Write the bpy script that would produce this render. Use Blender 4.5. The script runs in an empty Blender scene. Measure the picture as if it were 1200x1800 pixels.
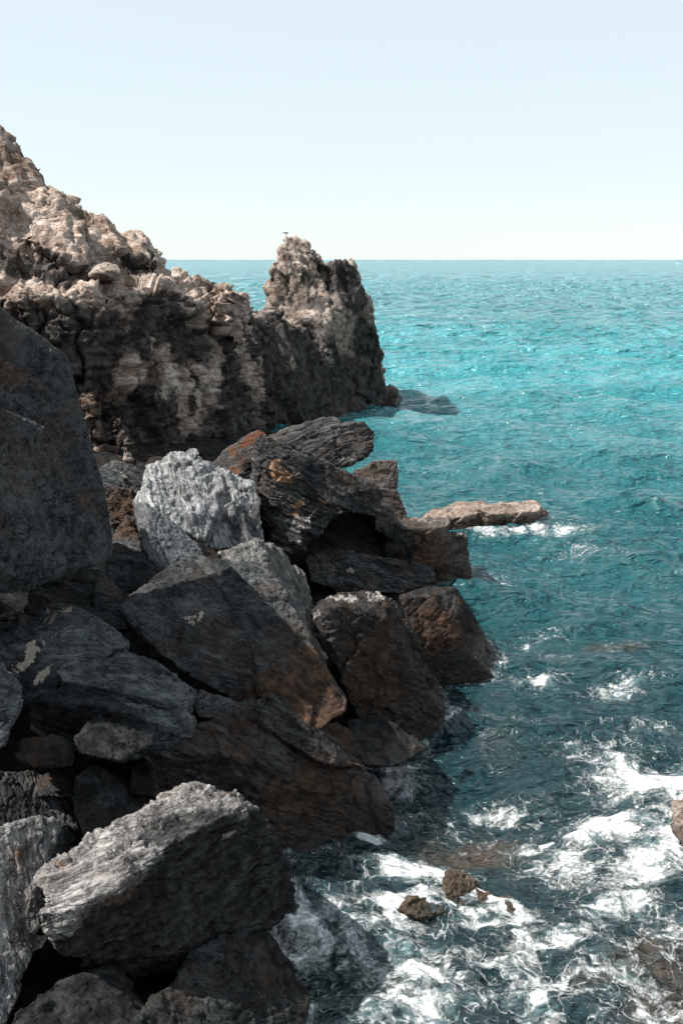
import bpy, bmesh, math, random
import numpy as np
from mathutils import Vector

# ------------------------------------------------------------------ camera, world, sun, exposure
F, H, PITCH = 1750.0, 10.0, math.atan(444 / 1750.0)
CP, SP = math.cos(PITCH), math.sin(PITCH)
SUN = Vector((-0.60, -0.06, 0.80)).normalized()
sc = bpy.context.scene
C = sc.collection
cam = bpy.data.objects.new('camera', bpy.data.cameras.new('camera'))
C.objects.link(cam)
cam.location = (0, 0, H)
cam.rotation_euler = (math.pi / 2 - PITCH, 0, 0)
cam.data.sensor_fit = 'VERTICAL'
cam.data.sensor_height = 36
cam.data.sensor_width = 24
cam.data.lens = 36 * F / 1800
cam.data.clip_end = 60000
sc.camera = cam
world = bpy.data.worlds.new('World')
sc.world = world
world.use_nodes = True
wn = world.node_tree
for n in list(wn.nodes): wn.nodes.remove(n)
sky = wn.nodes.new('ShaderNodeTexSky')
sky.sky_type = 'NISHITA'
sky.sun_disc = False
sky.sun_elevation = math.asin(SUN.z)
sky.sun_rotation = math.atan2(SUN.x, SUN.y)
sky.air_density = 1.0
sky.dust_density = 0.2
sky.ozone_density = 1.0
bg = wn.nodes.new('ShaderNodeBackground')
bg.inputs[1].default_value = 0.088
wo = wn.nodes.new('ShaderNodeOutputWorld')
hs = wn.nodes.new('ShaderNodeHueSaturation')
hs.inputs['Saturation'].default_value = 0.62
wn.links.new(sky.outputs[0], hs.inputs['Color'])
mx = wn.nodes.new('ShaderNodeMix'); mx.data_type = 'RGBA'
mx.inputs[0].default_value = 0.7
mx.inputs[7].default_value = (4.65, 5.3, 5.45, 1)      # constant pale tint mixed over the sky colour
wn.links.new(hs.outputs[0], mx.inputs[6])
wn.links.new(mx.outputs[2], bg.inputs[0])
wn.links.new(bg.outputs[0], wo.inputs[0])
sl = bpy.data.lights.new('sun', 'SUN')
sl.energy = 5.0
sl.angle = math.radians(0.5)
sl.color = (1.0, 0.95, 0.88)
so = bpy.data.objects.new('sun', sl)
so.rotation_euler = SUN.to_track_quat('Z', 'Y').to_euler()
C.objects.link(so)
sc.view_settings.view_transform = 'Standard'
sc.view_settings.look = 'None'
sc.view_settings.gamma = 1
sc.view_settings.use_curve_mapping = False
sc.view_settings.exposure = 1.0
sc.cycles.max_bounces = 5
sc.cycles.use_denoising = True
QUICK = 1.0            # voxel size factor

# ------------------------------------------------------------------ numpy noise
def _h(ix, iy, iz, seed):
    h = (ix.astype(np.uint32) * np.uint32(374761393) + iy.astype(np.uint32) * np.uint32(668265263)
         + iz.astype(np.uint32) * np.uint32(2147483647 - 1274126177 % 1000) + np.uint32((seed * 974711 + 12345) & 0xffffffff))
    h = (h ^ (h >> np.uint32(13))) * np.uint32(1274126177)
    h = (h ^ (h >> np.uint32(16))) * np.uint32(2246822519)
    return (h ^ (h >> np.uint32(15)))
def _r(h):
    return (h & np.uint32(0xffffff)).astype(np.float32) / np.float32(0xffffff)
def vnoise(p, seed=0):
    """gradient noise, about -1..1"""
    p = p.astype(np.float32)
    f0 = np.floor(p); i = f0.astype(np.int64); f = p - f0
    u = f * f * f * (f * (f * 6 - 15) + 10)
    out = 0
    for dx in (0, 1):
        wx = u[:, 0] if dx else 1 - u[:, 0]
        for dy in (0, 1):
            wy = u[:, 1] if dy else 1 - u[:, 1]
            for dz in (0, 1):
                wz = u[:, 2] if dz else 1 - u[:, 2]
                h = _h(i[:, 0] + dx, i[:, 1] + dy, i[:, 2] + dz, seed)
                gx = _r(h) * 2 - 1; gy = _r(h * np.uint32(747796405) >> np.uint32(3)) * 2 - 1
                gz = _r(h * np.uint32(2891336453) >> np.uint32(5)) * 2 - 1
                out = out + wx * wy * wz * (gx * (f[:, 0] - dx) + gy * (f[:, 1] - dy) + gz * (f[:, 2] - dz))
    return out * 1.5
def fbm(p, oct=4, seed=0, gain=0.5):
    a, s, t = 1.0, 0, 0
    for k in range(oct):
        s = s + a * vnoise(p * (2.03 ** k) + 17.3 * k, seed + k); t += a; a *= gain
    return s / t
def ridged(p, oct=4, seed=0):
    a, s, t = 1.0, 0, 0
    for k in range(oct):
        s = s + a * (1 - np.abs(vnoise(p * (2.03 ** k) + 9.1 * k, seed + k)) * 2); t += a; a *= 0.5
    return s / t
def cells(p, seed=0):
    """F1, F2, hash of nearest cell, offset vector from its centre"""
    p = p.astype(np.float32)
    i = np.floor(p).astype(np.int64); f = p - i
    n = len(p)
    f1 = np.full(n, 9e9, np.float32); f2 = f1.copy(); hh = np.zeros(n, np.uint32); off = np.zeros((n, 3), np.float32)
    for dx in (-1, 0, 1):
        for dy in (-1, 0, 1):
            for dz in (-1, 0, 1):
                h = _h(i[:, 0] + dx, i[:, 1] + dy, i[:, 2] + dz, seed)
                v = np.stack([f[:, 0] - dx - _r(h), f[:, 1] - dy - _r(h * np.uint32(747796405) >> np.uint32(3)),
                              f[:, 2] - dz - _r(h * np.uint32(2891336453) >> np.uint32(5))], 1)
                d = (v * v).sum(1)
                m = d < f1
                f2 = np.where(m, f1, np.minimum(f2, d))
                f1 = np.where(m, d, f1); hh = np.where(m, h, hh); off[m] = v[m]
    return np.sqrt(f1), np.sqrt(f2), hh, off
def facets(p, seed=0, tilt=0.6):
    """broken-stone relief: every cell is a tilted plane at its own height"""
    w = np.stack([fbm(p * 1.7 + 5, 2, seed + 50), fbm(p * 1.7 + 25, 2, seed + 51), fbm(p * 1.7 + 45, 2, seed + 52)], 1)
    f1, f2, h, off = cells(p + 0.25 * w, seed)
    g = np.stack([_r(h * np.uint32(3266489917)) - .5, _r(h * np.uint32(668265263)) - .5, _r(h * np.uint32(40503)) - .5], 1)
    return (_r(h) - .5) * (1 - tilt) + (g * off).sum(1) * 2 * tilt, f2 - f1
def sstep(a, b, x):
    t = np.clip((x - a) / (b - a), 0, 1); return t * t * (3 - 2 * t)

# ------------------------------------------------------------------ picture ray -> world point at world depth Y
def pt(px, py, Y):
    a = (px - 600) / F; b = (900 - py) / F
    d = np.array([a, CP + b * SP, -SP + b * CP])
    t = Y / d[1]
    return np.array([d[0] * t, Y, H + d[2] * t])
def wat(px, py, z=0.0):
    a = (px - 600) / F; b = (900 - py) / F
    d = np.array([a, CP + b * SP, -SP + b * CP])
    t = (z - H) / d[2]
    return np.array([d[0] * t, d[1] * t, z])

# ------------------------------------------------------------------ mesh helpers
def hull_bm(pts):
    bm = bmesh.new()
    for p in pts: bm.verts.new(p)
    r = bmesh.ops.convex_hull(bm, input=bm.verts)
    bmesh.ops.delete(bm, geom=[v for v in bm.verts if not v.link_faces], context='VERTS')
    bmesh.ops.recalc_face_normals(bm, faces=bm.faces)
    return bm
def loft_bm(secs):
    bm = bmesh.new()
    rows = [[bm.verts.new(p) for p in s] for s in secs]
    n = len(secs[0])
    for a, b in zip(rows[:-1], rows[1:]):
        for k in range(n):
            bm.faces.new((a[k], a[(k + 1) % n], b[(k + 1) % n], b[k]))
    bm.faces.new(rows[0][::-1]); bm.faces.new(rows[-1])
    bmesh.ops.recalc_face_normals(bm, faces=bm.faces)
    bmesh.ops.triangulate(bm, faces=bm.faces)
    return bm
def remesh(bms, voxel):
    me = bpy.data.meshes.new('tmp')
    big = bmesh.new()
    for b in bms:
        t = bpy.data.meshes.new('t'); b.to_mesh(t); big.from_mesh(t); b.free(); bpy.data.meshes.remove(t)
    big.to_mesh(me); big.free()
    o = bpy.data.objects.new('tmp', me); C.objects.link(o)
    m = o.modifiers.new('r', 'REMESH'); m.mode = 'VOXEL'; m.voxel_size = voxel; m.adaptivity = 0
    dg = bpy.context.evaluated_depsgraph_get()
    ev = o.evaluated_get(dg); em = ev.to_mesh()
    co = np.empty(len(em.vertices) * 3, np.float32); em.vertices.foreach_get('co', co); co = co.reshape(-1, 3)
    nl = np.empty(len(em.polygons), np.int32); em.polygons.foreach_get('loop_total', nl)
    li = np.empty(len(em.loops), np.int32); em.loops.foreach_get('vertex_index', li)
    ed = np.empty(len(em.edges) * 2, np.int32); em.edges.foreach_get('vertices', ed)
    ev.to_mesh_clear(); bpy.data.objects.remove(o); bpy.data.meshes.remove(me)
    return co, nl, li, ed.reshape(-1, 2)
def smooth(co, ed, it, f=0.6):
    n = len(co); deg = np.bincount(ed.ravel(), minlength=n).astype(np.float32)[:, None]
    deg[deg == 0] = 1
    for _ in range(it):
        s = np.empty_like(co)
        for k in range(3):
            s[:, k] = np.bincount(ed[:, 0], co[ed[:, 1], k], n) + np.bincount(ed[:, 1], co[ed[:, 0], k], n)
        co = co + f * (s / deg - co)
    return co
def normals(co, nl, li):
    st = np.concatenate([[0], np.cumsum(nl)[:-1]])
    a, b, c = co[li[st]], co[li[st + 1]], co[li[st + 2]]
    fn = np.cross(b - a, c - a)
    n = len(co); out = np.zeros((n, 3))
    fidx = np.repeat(np.arange(len(nl)), nl)
    for k in range(3): out[:, k] = np.bincount(li, fn[fidx, k], n)
    return (out / (np.linalg.norm(out, axis=1, keepdims=True) + 1e-12)).astype(np.float32)
def make_mesh(name, co, nl, li, attrs=None, shade=True):
    me = bpy.data.meshes.new(name)
    me.vertices.add(len(co)); me.vertices.foreach_set('co', co.astype(np.float32).ravel())
    me.loops.add(len(li)); me.loops.foreach_set('vertex_index', li.astype(np.int32))
    me.polygons.add(len(nl))
    st = np.concatenate([[0], np.cumsum(nl)[:-1]]).astype(np.int32)
    me.polygons.foreach_set('loop_start', st); me.polygons.foreach_set('loop_total', nl.astype(np.int32))
    me.polygons.foreach_set('use_smooth', np.full(len(nl), shade))
    me.update(calc_edges=True)
    for k, v in (attrs or {}).items():
        at = me.attributes.new(k, 'FLOAT', 'POINT'); at.data.foreach_set('value', v.astype(np.float32))
    return me

# ------------------------------------------------------------------ node helper
class NT:
    def __init__(s, name):
        s.m = bpy.data.materials.new(name); s.m.use_nodes = True
        s.t = s.m.node_tree
        for n in list(s.t.nodes): s.t.nodes.remove(n)
        s.out = s.t.nodes.new('ShaderNodeOutputMaterial')
    def n(s, typ, ins=None, **kw):
        x = s.t.nodes.new('ShaderNode' + typ)
        for k, v in kw.items(): setattr(x, k, v)
        for k, v in (ins or {}).items(): s.set(x.inputs[k], v)
        return x
    def set(s, sock, v):
        if isinstance(v, bpy.types.NodeSocket): s.t.links.new(v, sock)
        elif isinstance(v, bpy.types.Node): s.t.links.new(v.outputs[0], sock)
        else:
            if isinstance(v, (tuple, list)) and len(v) == 3 and sock.type == 'RGBA': v = (*v, 1)
            sock.default_value = v
    def math(s, op, a, b=0.0, c=None, clamp=False):
        x = s.n('Math', {0: a, 1: b}, operation=op, use_clamp=clamp)
        if c is not None: s.set(x.inputs[2], c)
        return x.outputs[0]
    def mix(s, fac, a, b, mode='MIX'):
        x = s.n('Mix', data_type='RGBA', blend_type=mode)
        s.set(x.inputs[0], fac); s.set(x.inputs[6], a); s.set(x.inputs[7], b)
        return x.outputs[2]
    def noise(s, vec, scale, detail=4, rough=0.55, dist=0.0):
        x = s.n('TexNoise', {'Vector': vec, 'Scale': scale, 'Detail': detail, 'Roughness': rough, 'Distortion': dist})
        return x.outputs[0]
    def ramp(s, v, a, b, lo=0.0, hi=1.0, smooth=True):
        x = s.n('MapRange', {0: v, 1: a, 2: b, 3: lo, 4: hi}, interpolation_type='SMOOTHSTEP' if smooth else 'LINEAR')
        return x.outputs[0]
    def attr(s, name):
        return s.n('Attribute', attribute_name=name).outputs['Fac']
    def dotv(s, vec, d):
        return s.n('VectorMath', {0: vec, 1: tuple(d)}, operation='DOT_PRODUCT').outputs['Value']
    def comb(s, x, y, z):
        return s.n('CombineXYZ', {0: x, 1: y, 2: z}).outputs[0]
    def vadd(s, a, b):
        return s.n('VectorMath', {0: a, 1: b}, operation='ADD').outputs[0]
    def vscale(s, a, f):
        x = s.n('VectorMath', {0: a}, operation='SCALE'); s.set(x.inputs['Scale'], f); return x.outputs[0]

def frame(nrm):
    n = np.array(nrm, float); n /= np.linalg.norm(n)
    a = np.cross(n, [0, 0, 1.0] if abs(n[2]) < .9 else [1.0, 0, 0]); a /= np.linalg.norm(a)
    return a, np.cross(n, a), n

RM = {}
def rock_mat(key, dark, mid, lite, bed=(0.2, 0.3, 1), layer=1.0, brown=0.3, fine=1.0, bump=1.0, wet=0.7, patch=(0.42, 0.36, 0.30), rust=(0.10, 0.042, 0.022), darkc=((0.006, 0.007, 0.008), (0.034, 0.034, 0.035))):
    """weathered stone: mottled mineral colour, bedding lines, speckle, rust and lichen, painted sun and shade, wet foot at the waterline"""
    k = (key,)
    if k in RM: return RM[k]
    t = NT('stone_' + key)
    g = t.n('NewGeometry').outputs['Position']
    a, b, n = frame(bed)
    warp = t.vscale(t.n('VectorMath', {0: t.n('TexNoise', {'Vector': g, 'Scale': 0.9, 'Detail': 3}).outputs['Color'], 1: (.5, .5, .5)}, operation='SUBTRACT').outputs[0], 0.5)
    gw = t.vadd(g, warp)
    q = t.comb(t.math('MULTIPLY', t.dotv(gw, a), 0.9), t.math('MULTIPLY', t.dotv(gw, b), 0.9), t.math('MULTIPLY', t.dotv(gw, n), 7.0))
    big = t.noise(g, 0.8 * fine, 4, 0.6)
    med = t.noise(g, 4.5 * fine, 5, 0.65)
    spk = t.noise(g, 28 * fine, 4, 0.7)
    lay = t.noise(q, 1.5 * fine, 5, 0.6)
    lay2 = t.noise(q, 5 * fine, 4, 0.65)
    col = t.mix(t.ramp(med, .36, .66), dark, mid)
    col = t.mix(t.math('MULTIPLY', t.ramp(t.math('ADD', t.math('MULTIPLY', spk, .5), t.math('MULTIPLY', big, .5)), .48, .64), .7), col, lite)
    if layer > 0:
        col = t.mix(t.math('MULTIPLY', t.ramp(lay, .46, .66), .6 * min(1, layer)), col, lite)
        col = t.mix(t.math('MULTIPLY', t.ramp(lay2, .52, .40), .6 * min(1, layer)), col, tuple(.45 * c for c in dark))
    brn = t.noise(t.vadd(g, (31.7, 11.3, 4.1)), 0.9 * fine, 5, 0.6)
    col = t.mix(t.math('MULTIPLY', t.ramp(brn, .46, .64), brown), col, (0.060, 0.038, 0.027))
    cn = t.math('ABSOLUTE', t.math('SUBTRACT', t.noise(t.vadd(gw, (7.1, 2.2, 9.4)), 1.3 * fine, 3, .5), .5))
    cn2 = t.math('ABSOLUTE', t.math('SUBTRACT', t.noise(t.vadd(q, (1.1, 8.2, 3.4)), .8 * fine, 4, .55), .5))
    ck = t.math('MAXIMUM', t.ramp(cn, .010, .0), t.math('MULTIPLY', t.ramp(cn2, .012, .0), .8))
    ck = t.math('MULTIPLY', ck, t.ramp(t.noise(t.vadd(g, (5, 5, 5)), 1.7 * fine, 3), .40, .6))
    col = t.mix(t.math('MULTIPLY', ck, .8), col, tuple(.25 * c for c in dark))
    # tint masks carried by the mesh; dark and pale also paint shade and sun
    rs = t.math('ADD', t.attr('rust'), t.math('MULTIPLY', t.math('SUBTRACT', t.noise(g, 5 * fine, 6, .7), .5), 1.3))
    rs2 = t.math('MULTIPLY', t.ramp(rs, .38, .60), t.ramp(t.attr('rust'), 0.02, .2))
    col = t.mix(t.math('MULTIPLY', rs2, .9), col, t.mix(t.ramp(spk, .4, .62), rust, tuple(min(1, 1.3 * c) for c in rust)))
    bn = t.math('ADD', t.attr('brown'), t.math('MULTIPLY', t.math('SUBTRACT', t.noise(g, 3 * fine, 5, .65), .5), .9))
    col = t.mix(t.math('MULTIPLY', t.ramp(bn, .2, .8), .85), col, t.mix(t.ramp(med, .35, .65), (0.022, 0.014, 0.010), (0.095, 0.054, 0.034)))
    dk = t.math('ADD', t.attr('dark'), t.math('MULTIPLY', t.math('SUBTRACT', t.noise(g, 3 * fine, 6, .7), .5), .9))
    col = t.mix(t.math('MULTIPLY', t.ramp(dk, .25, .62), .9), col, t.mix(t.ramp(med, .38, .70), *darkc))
    pl = t.math('ADD', t.attr('pale'), t.math('MULTIPLY', t.math('SUBTRACT', t.noise(g, 9 * fine, 8, .78), .5), 2.0))
    pl2 = t.math('MULTIPLY', t.ramp(pl, .52, .62), t.ramp(t.attr('pale'), 0.02, .15))
    col = t.mix(t.math('MULTIPLY', pl2, .92), col, t.mix(t.ramp(spk, .35, .65), tuple(.7 * c for c in patch), patch))
    # wet, algae-dark foot where the sea washes
    z = t.n('SeparateXYZ', {0: g}).outputs[2]
    wz = t.ramp(t.math('ADD', z, t.math('MULTIPLY', t.math('SUBTRACT', big, .5), .9)), wet + .25, wet - .25)
    col = t.mix(t.math('MULTIPLY', wz, .82), col, t.mix(t.ramp(med, .4, .65), (0.008, 0.008, 0.008), (0.04, 0.022, 0.014)))
    rough = t.math('SUBTRACT', .92, t.math('MULTIPLY', wz, .6))
    h = t.math('ADD', t.math('MULTIPLY', t.noise(g, 9 * fine, 8, .72), .6), t.math('MULTIPLY', lay, .5 * layer))
    h = t.math('ADD', h, t.math('MULTIPLY', lay2, .22 * layer))
    h = t.math('ADD', h, t.math('MULTIPLY', spk, .16))
    h = t.math('SUBTRACT', h, t.math('MULTIPLY', ck, .22))
    bp = t.n('Bump', {'Strength': min(1.0, .8 * bump), 'Distance': .11 / fine * bump, 'Height': h})
    p = t.n('BsdfPrincipled', {'Base Color': col, 'Roughness': rough, 'Specular IOR Level': t.math('ADD', .10, t.math('MULTIPLY', wz, .3)), 'Normal': bp.outputs[0]})
    t.set(t.out.inputs[0], p)
    RM[k] = t.m
    return t.m

# ------------------------------------------------------------------ the rock builder
def front_back(front, thick, shrink=.85, drop=0.0):
    fr = np.array([pt(*p) for p in front])
    c = fr.mean(0)
    bk = c + (fr - c) * shrink
    d = (c - [0, 0, H]); d /= np.linalg.norm(d)
    bk = bk + d * thick; bk[:, 2] -= drop
    return np.vstack([fr, bk])
def near_(k, front):
    return [(p[0], p[1], p[2] * k, *p[3:]) for p in front]
def blobs(p, lst, seed):
    """lst: (px, py, Y, radius m, strength[, stretch in x, z])"""
    v = np.zeros(len(p), np.float32)
    for k, b in enumerate(lst):
        c = pt(b[0], b[1], b[2]); d = p - c
        if len(b) > 5: d = d / np.array([b[5], 1.0, b[6]])
        if b[3] < .15: d = d * np.array([1, .12, 1])      # thin crust spots reach through the relief
        r = np.sqrt((d * d).sum(1)) / b[3]
        v = np.maximum(v, b[4] * (1 - sstep(.35, 1.15, r)))
    return v
ALLROCK = []
def rock(name, label, cat, parts, mat, voxel=.03, seed=1, amp=.12, scale=1.2, strata=0.0, sthick=.15, bed=(0.2, .3, 1), rib=0.0, ribdir=(0, 0, 1), ribs=3.0,
         fac=.10, fscale=1.4, crack=0.0, soft=3, fine=.02, pits=0.0, masks=None, kind=None, group=None, warp=0.0, fan=1.0, tilt=.6, custom=None):
    bms = [hull_bm(p) if not isinstance(p, bmesh.types.BMesh) else p for p in parts]
    voxel *= QUICK
    co, nl, li, ed = remesh(bms, voxel)
    co = smooth(co, ed, soft)
    if warp:
        co = co + warp * np.stack([fbm(co * .7 + s, 2, seed + 70 + s) for s in (0, 31, 62)], 1)
    nr = normals(co, nl, li)
    q = co.astype(np.float32) + 0.0
    d = amp * fbm(q * scale, 4, seed)
    bn_ = frame(bed)[2].astype(np.float32)
    qf = q + (fan - 1) * (q @ bn_)[:, None] * bn_[None]
    fv, fe = facets(qf * fscale, seed + 3, tilt); d += fac * fv
    fv2, fe2 = facets(qf * fscale * 2.6, seed + 4, tilt); d += fac * .45 * fv2
    fv3, fe3 = facets(qf * fscale * 6.8, seed + 6, tilt); d += fac * .17 * fv3
    if crack: d -= crack * (1 - sstep(0.0, .06, fe)) + crack * .4 * (1 - sstep(0, .06, fe2))
    a, b, n = frame(bed)
    if strata:
        w = fbm(q * .6, 3, seed + 8) * .35 + fbm(q * 3, 2, seed + 9) * .06
        s = (q @ n + w) / sthick
        for m, am in ((1.0, 1.0), (2.7, .5), (6.3, .22)):
            i = np.floor(s * m); fr = s * m - i
            seg = np.floor((q @ a) * .35 * m + _r(_h(i.astype(np.int64), i.astype(np.int64) * 0, i.astype(np.int64) * 0, seed + 1)) * 9)
            hsh = _r(_h(i.astype(np.int64), seg.astype(np.int64), i.astype(np.int64) * 0, seed + 2))
            ero = .5 + .5 * fbm(q * 1.3 + m, 2, seed + 12)
            d += strata * am * (hsh - .5) * (0.4 + ero)
            d -= strata * am * .55 * (1 - sstep(0, .22, fr)) 
    if rib:
        ra, rb, rn = frame(ribdir)
        qq = np.stack([(q @ ra) * ribs, (q @ rb) * ribs, (q @ rn) * ribs * .09], 1)
        wv = fbm(q * .35 * ribs, 2, seed + 31)[:, None] * .5
        d += rib * (ridged(qq + wv, 3, seed + 30) - .5)
    for fs, seed2, kf in ((1 / (voxel * 75), 60, 1.3), (1 / (voxel * 30), 61, .9)):
        n1 = np.abs(vnoise(qf * fs, seed + seed2)); prs = sstep(-.05, .25, vnoise(q * fs * .6, seed + seed2 + 5))
        d -= voxel * kf * (1 - sstep(0, voxel * fs * 2.2, n1)) * prs
    if custom: d += custom(q)
    if pits:
        d -= pits * sstep(.05, .45, fbm(q * 6.5, 3, seed + 40)) + pits * .6 * sstep(.1, .4, fbm(q * 15, 2, seed + 41))
    d += fine * fbm(q * 11, 3, seed + 20) * 1.3
    co = co + nr * d[:, None]
    mk = masks or {}
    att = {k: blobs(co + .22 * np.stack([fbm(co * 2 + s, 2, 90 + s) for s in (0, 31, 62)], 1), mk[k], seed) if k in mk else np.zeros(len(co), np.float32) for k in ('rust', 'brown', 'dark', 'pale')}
    c = (co.min(0) + co.max(0)) / 2
    me = make_mesh(name, co - c, nl, li, att)
    o = bpy.data.objects.new(name, me); o.location = c.tolist(); C.objects.link(o)
    me.materials.append(mat)
    if kind: o['kind'] = kind
    if label: o['label'] = label; o['category'] = cat
    if group: o['group'] = group
    ALLROCK.append((name, len(co)))
    return o

# ------------------------------------------------------------------ materials of stone
slate = rock_mat('slate', (0.015, 0.017, 0.018), (0.045, 0.049, 0.052), (0.120, 0.126, 0.128), bed=(.35, -.1, 1), brown=.35)
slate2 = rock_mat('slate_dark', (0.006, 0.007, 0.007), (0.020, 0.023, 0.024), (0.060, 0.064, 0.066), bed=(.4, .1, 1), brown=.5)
blueslate = rock_mat('slate_blue', (0.026, 0.031, 0.034), (0.085, 0.097, 0.105), (0.17, 0.185, 0.195), bed=(.25, .2, 1), brown=.2)
bigslab = rock_mat('slab', (0.014, 0.016, 0.017), (0.050, 0.055, 0.058), (0.105, 0.112, 0.116), bed=(-.8, .5, .6), layer=.3, brown=.4, fine=1.25)
ashgrey = rock_mat('ash_grey', (0.085, 0.09, 0.093), (0.235, 0.24, 0.245), (0.42, 0.42, 0.42), bed=(.95, .2, .3), layer=1.0, brown=.2, bump=.5)
greylit = rock_mat('grey_schist', (0.062, 0.061, 0.061), (0.235, 0.225, 0.22), (0.50, 0.48, 0.47), bed=(-.45, .5, 1), layer=1.0, brown=.3)
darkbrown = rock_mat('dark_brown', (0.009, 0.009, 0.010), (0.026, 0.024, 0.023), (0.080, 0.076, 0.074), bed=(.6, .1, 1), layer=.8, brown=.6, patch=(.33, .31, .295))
layered = rock_mat('layered', (0.011, 0.012, 0.013), (0.036, 0.037, 0.039), (0.140, 0.138, 0.135), bed=(.42, .25, 1), layer=1.2, brown=.45, patch=(.36, .32, .30), rust=(.21, .12, .07))
layered2 = rock_mat('layered_up', (0.015, 0.015, 0.017), (0.042, 0.042, 0.043), (0.160, 0.155, 0.150), bed=(-.35, .2, 1), layer=1.2, brown=.3, rust=(.09, .038, .022))
seab = rock_mat('sea_block', (0.024, 0.021, 0.019), (0.070, 0.063, 0.057), (0.220, 0.200, 0.185), bed=(.05, .1, 1), layer=.6, brown=.5, wet=.55)
flatm = rock_mat('flat_rock', (0.14, 0.10, 0.08), (0.30, 0.24, 0.205), (0.44, 0.38, 0.34), bed=(.05, .1, 1), layer=.6, brown=.4, wet=.35)
cliffm = rock_mat('cliff', (0.19, 0.125, 0.095), (0.46, 0.365, 0.31), (0.68, 0.59, 0.53), bed=(.05, .1, 1), layer=.6, brown=.55, fine=.42, wet=2.0, patch=(.58, .50, .44), rust=(.15, .05, .025), darkc=((.012, .011, .011), (.075, .070, .066)))
stackm = rock_mat('stack', (0.13, 0.095, 0.075), (0.32, 0.265, 0.23), (0.52, 0.455, 0.41), bed=(.5, .1, 1), layer=.5, brown=.5, fine=.42, wet=1.6, rust=(.16, .055, .025), darkc=((.013, .013, .014), (.075, .071, .068)))
smallm = rock_mat('wave_stone', (0.018, 0.014, 0.011), (0.065, 0.048, 0.034), (0.22, 0.175, 0.135), layer=.3, brown=.4, fine=1.3, wet=.15)

# ------------------------------------------------------------------ headland cliff
def cyl(px): return np.interp(px, [-500, 0, 170, 300, 445, 480], [38, 40, 41, 45, 55, 60])
top = [(-500, -40), (-300, 60), (-150, 150), (-60, 205), (0, 242), (40, 276), (72, 322), (100, 342), (128, 350), (145, 366), (168, 368), (186, 384), (208, 414), (232, 412), (262, 424), (276, 440), (296, 476),
       (325, 480), (362, 484), (398, 496), (425, 522), (441, 548), (456, 590)]
secs = []
for px, pyt in top:
    Y = float(cyl(px))
    led = float(np.interp(px, [-500, 0, 150, 270, 300, 456], [420, 500, 505, 500, 496, 600]))   # edge of the lower bench
    sh = float(np.interp(px, [-500, 0, 60, 150, 230, 270, 300, 456], [330, 425, 455, 475, 482, 486, 488, 596]))    # foot of the upper mass
    led = max(led, pyt + 6); sh = min(max(sh, pyt + 3), led - 3)
    b = wat(px, 700)[0]
    pb = pt(px, 790, Y - 1.2); pb[2] = -2.0
    s = [pb, pt(px, 800, Y - 1.0), pt(px, 690, Y - .4), pt(px, (led + 610) / 2, Y + .3), pt(px, led + 12, Y + .6), pt(px, led, Y + 1.3), pt(px, sh, Y + 3.6), pt(px, pyt * .55 + sh * .45, Y + 5.2), pt(px, pyt, Y + 7.5)]
    bk = pt(px, pyt, Y + 13); bk[2] -= 1.0; b2 = pt(px, pyt, Y + 16); b2[2] = -2.0
    secs.append(s + [bk, b2])
def cl(lst): return [(x, y, float(cyl(x)) + dy, r, s, *rest) for x, y, dy, r, s, *rest in lst]
def cliff_relief(q):
    """long slanting buttresses above the bench, flat beds cut by upright fissures below it"""
    u = sstep(8.6, 10.4, q[:, 2] + .5 * vnoise(q * .3, 71))
    ra, rb, rn = frame((.42, -.25, -.85))
    def gro(sc, el, sd):
        v = np.stack([(q @ ra) * sc, (q @ rb) * sc, (q @ rn) * sc * el], 1)
        return np.abs(vnoise(v + .35 * vnoise(q * .4, sd + 7)[:, None], sd))
    up = .25 - 1.0 * gro(.32, .22, 72) - .6 * gro(.9, .14, 73) + .35 * gro(1.9, .12, 74)
    w = q[:, 2] + .25 * fbm(q * .25, 2, 75) + .1 * q[:, 0] * .3
    lo = 0
    for k, am in ((1.15, .42), (2.9, .22), (6.5, .10)):
        i = np.floor(w * k); fr = w * k - i; z0 = (i * 0).astype(np.int64)
        sg = np.floor(q[:, 0] * .55 * k ** .5 + 7 * _r(_h(i.astype(np.int64), z0, z0, 3)))
        lo = lo + am * (_r(_h(i.astype(np.int64), sg.astype(np.int64), z0, 4)) - .5) - am * .5 * (1 - sstep(0, .2, fr))
    for sc, dp, sd in ((.45, .8, 76), (1.2, .35, 77)):
        v = np.abs(vnoise(np.stack([q[:, 0] * sc, q[:, 1] * sc * .6, q[:, 2] * sc * .28], 1) + .3 * vnoise(q * .9, sd + 9)[:, None], sd))
        lo = lo - dp * (1 - sstep(0, .075, v))
    return up * u + lo * (1 - u)
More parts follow.
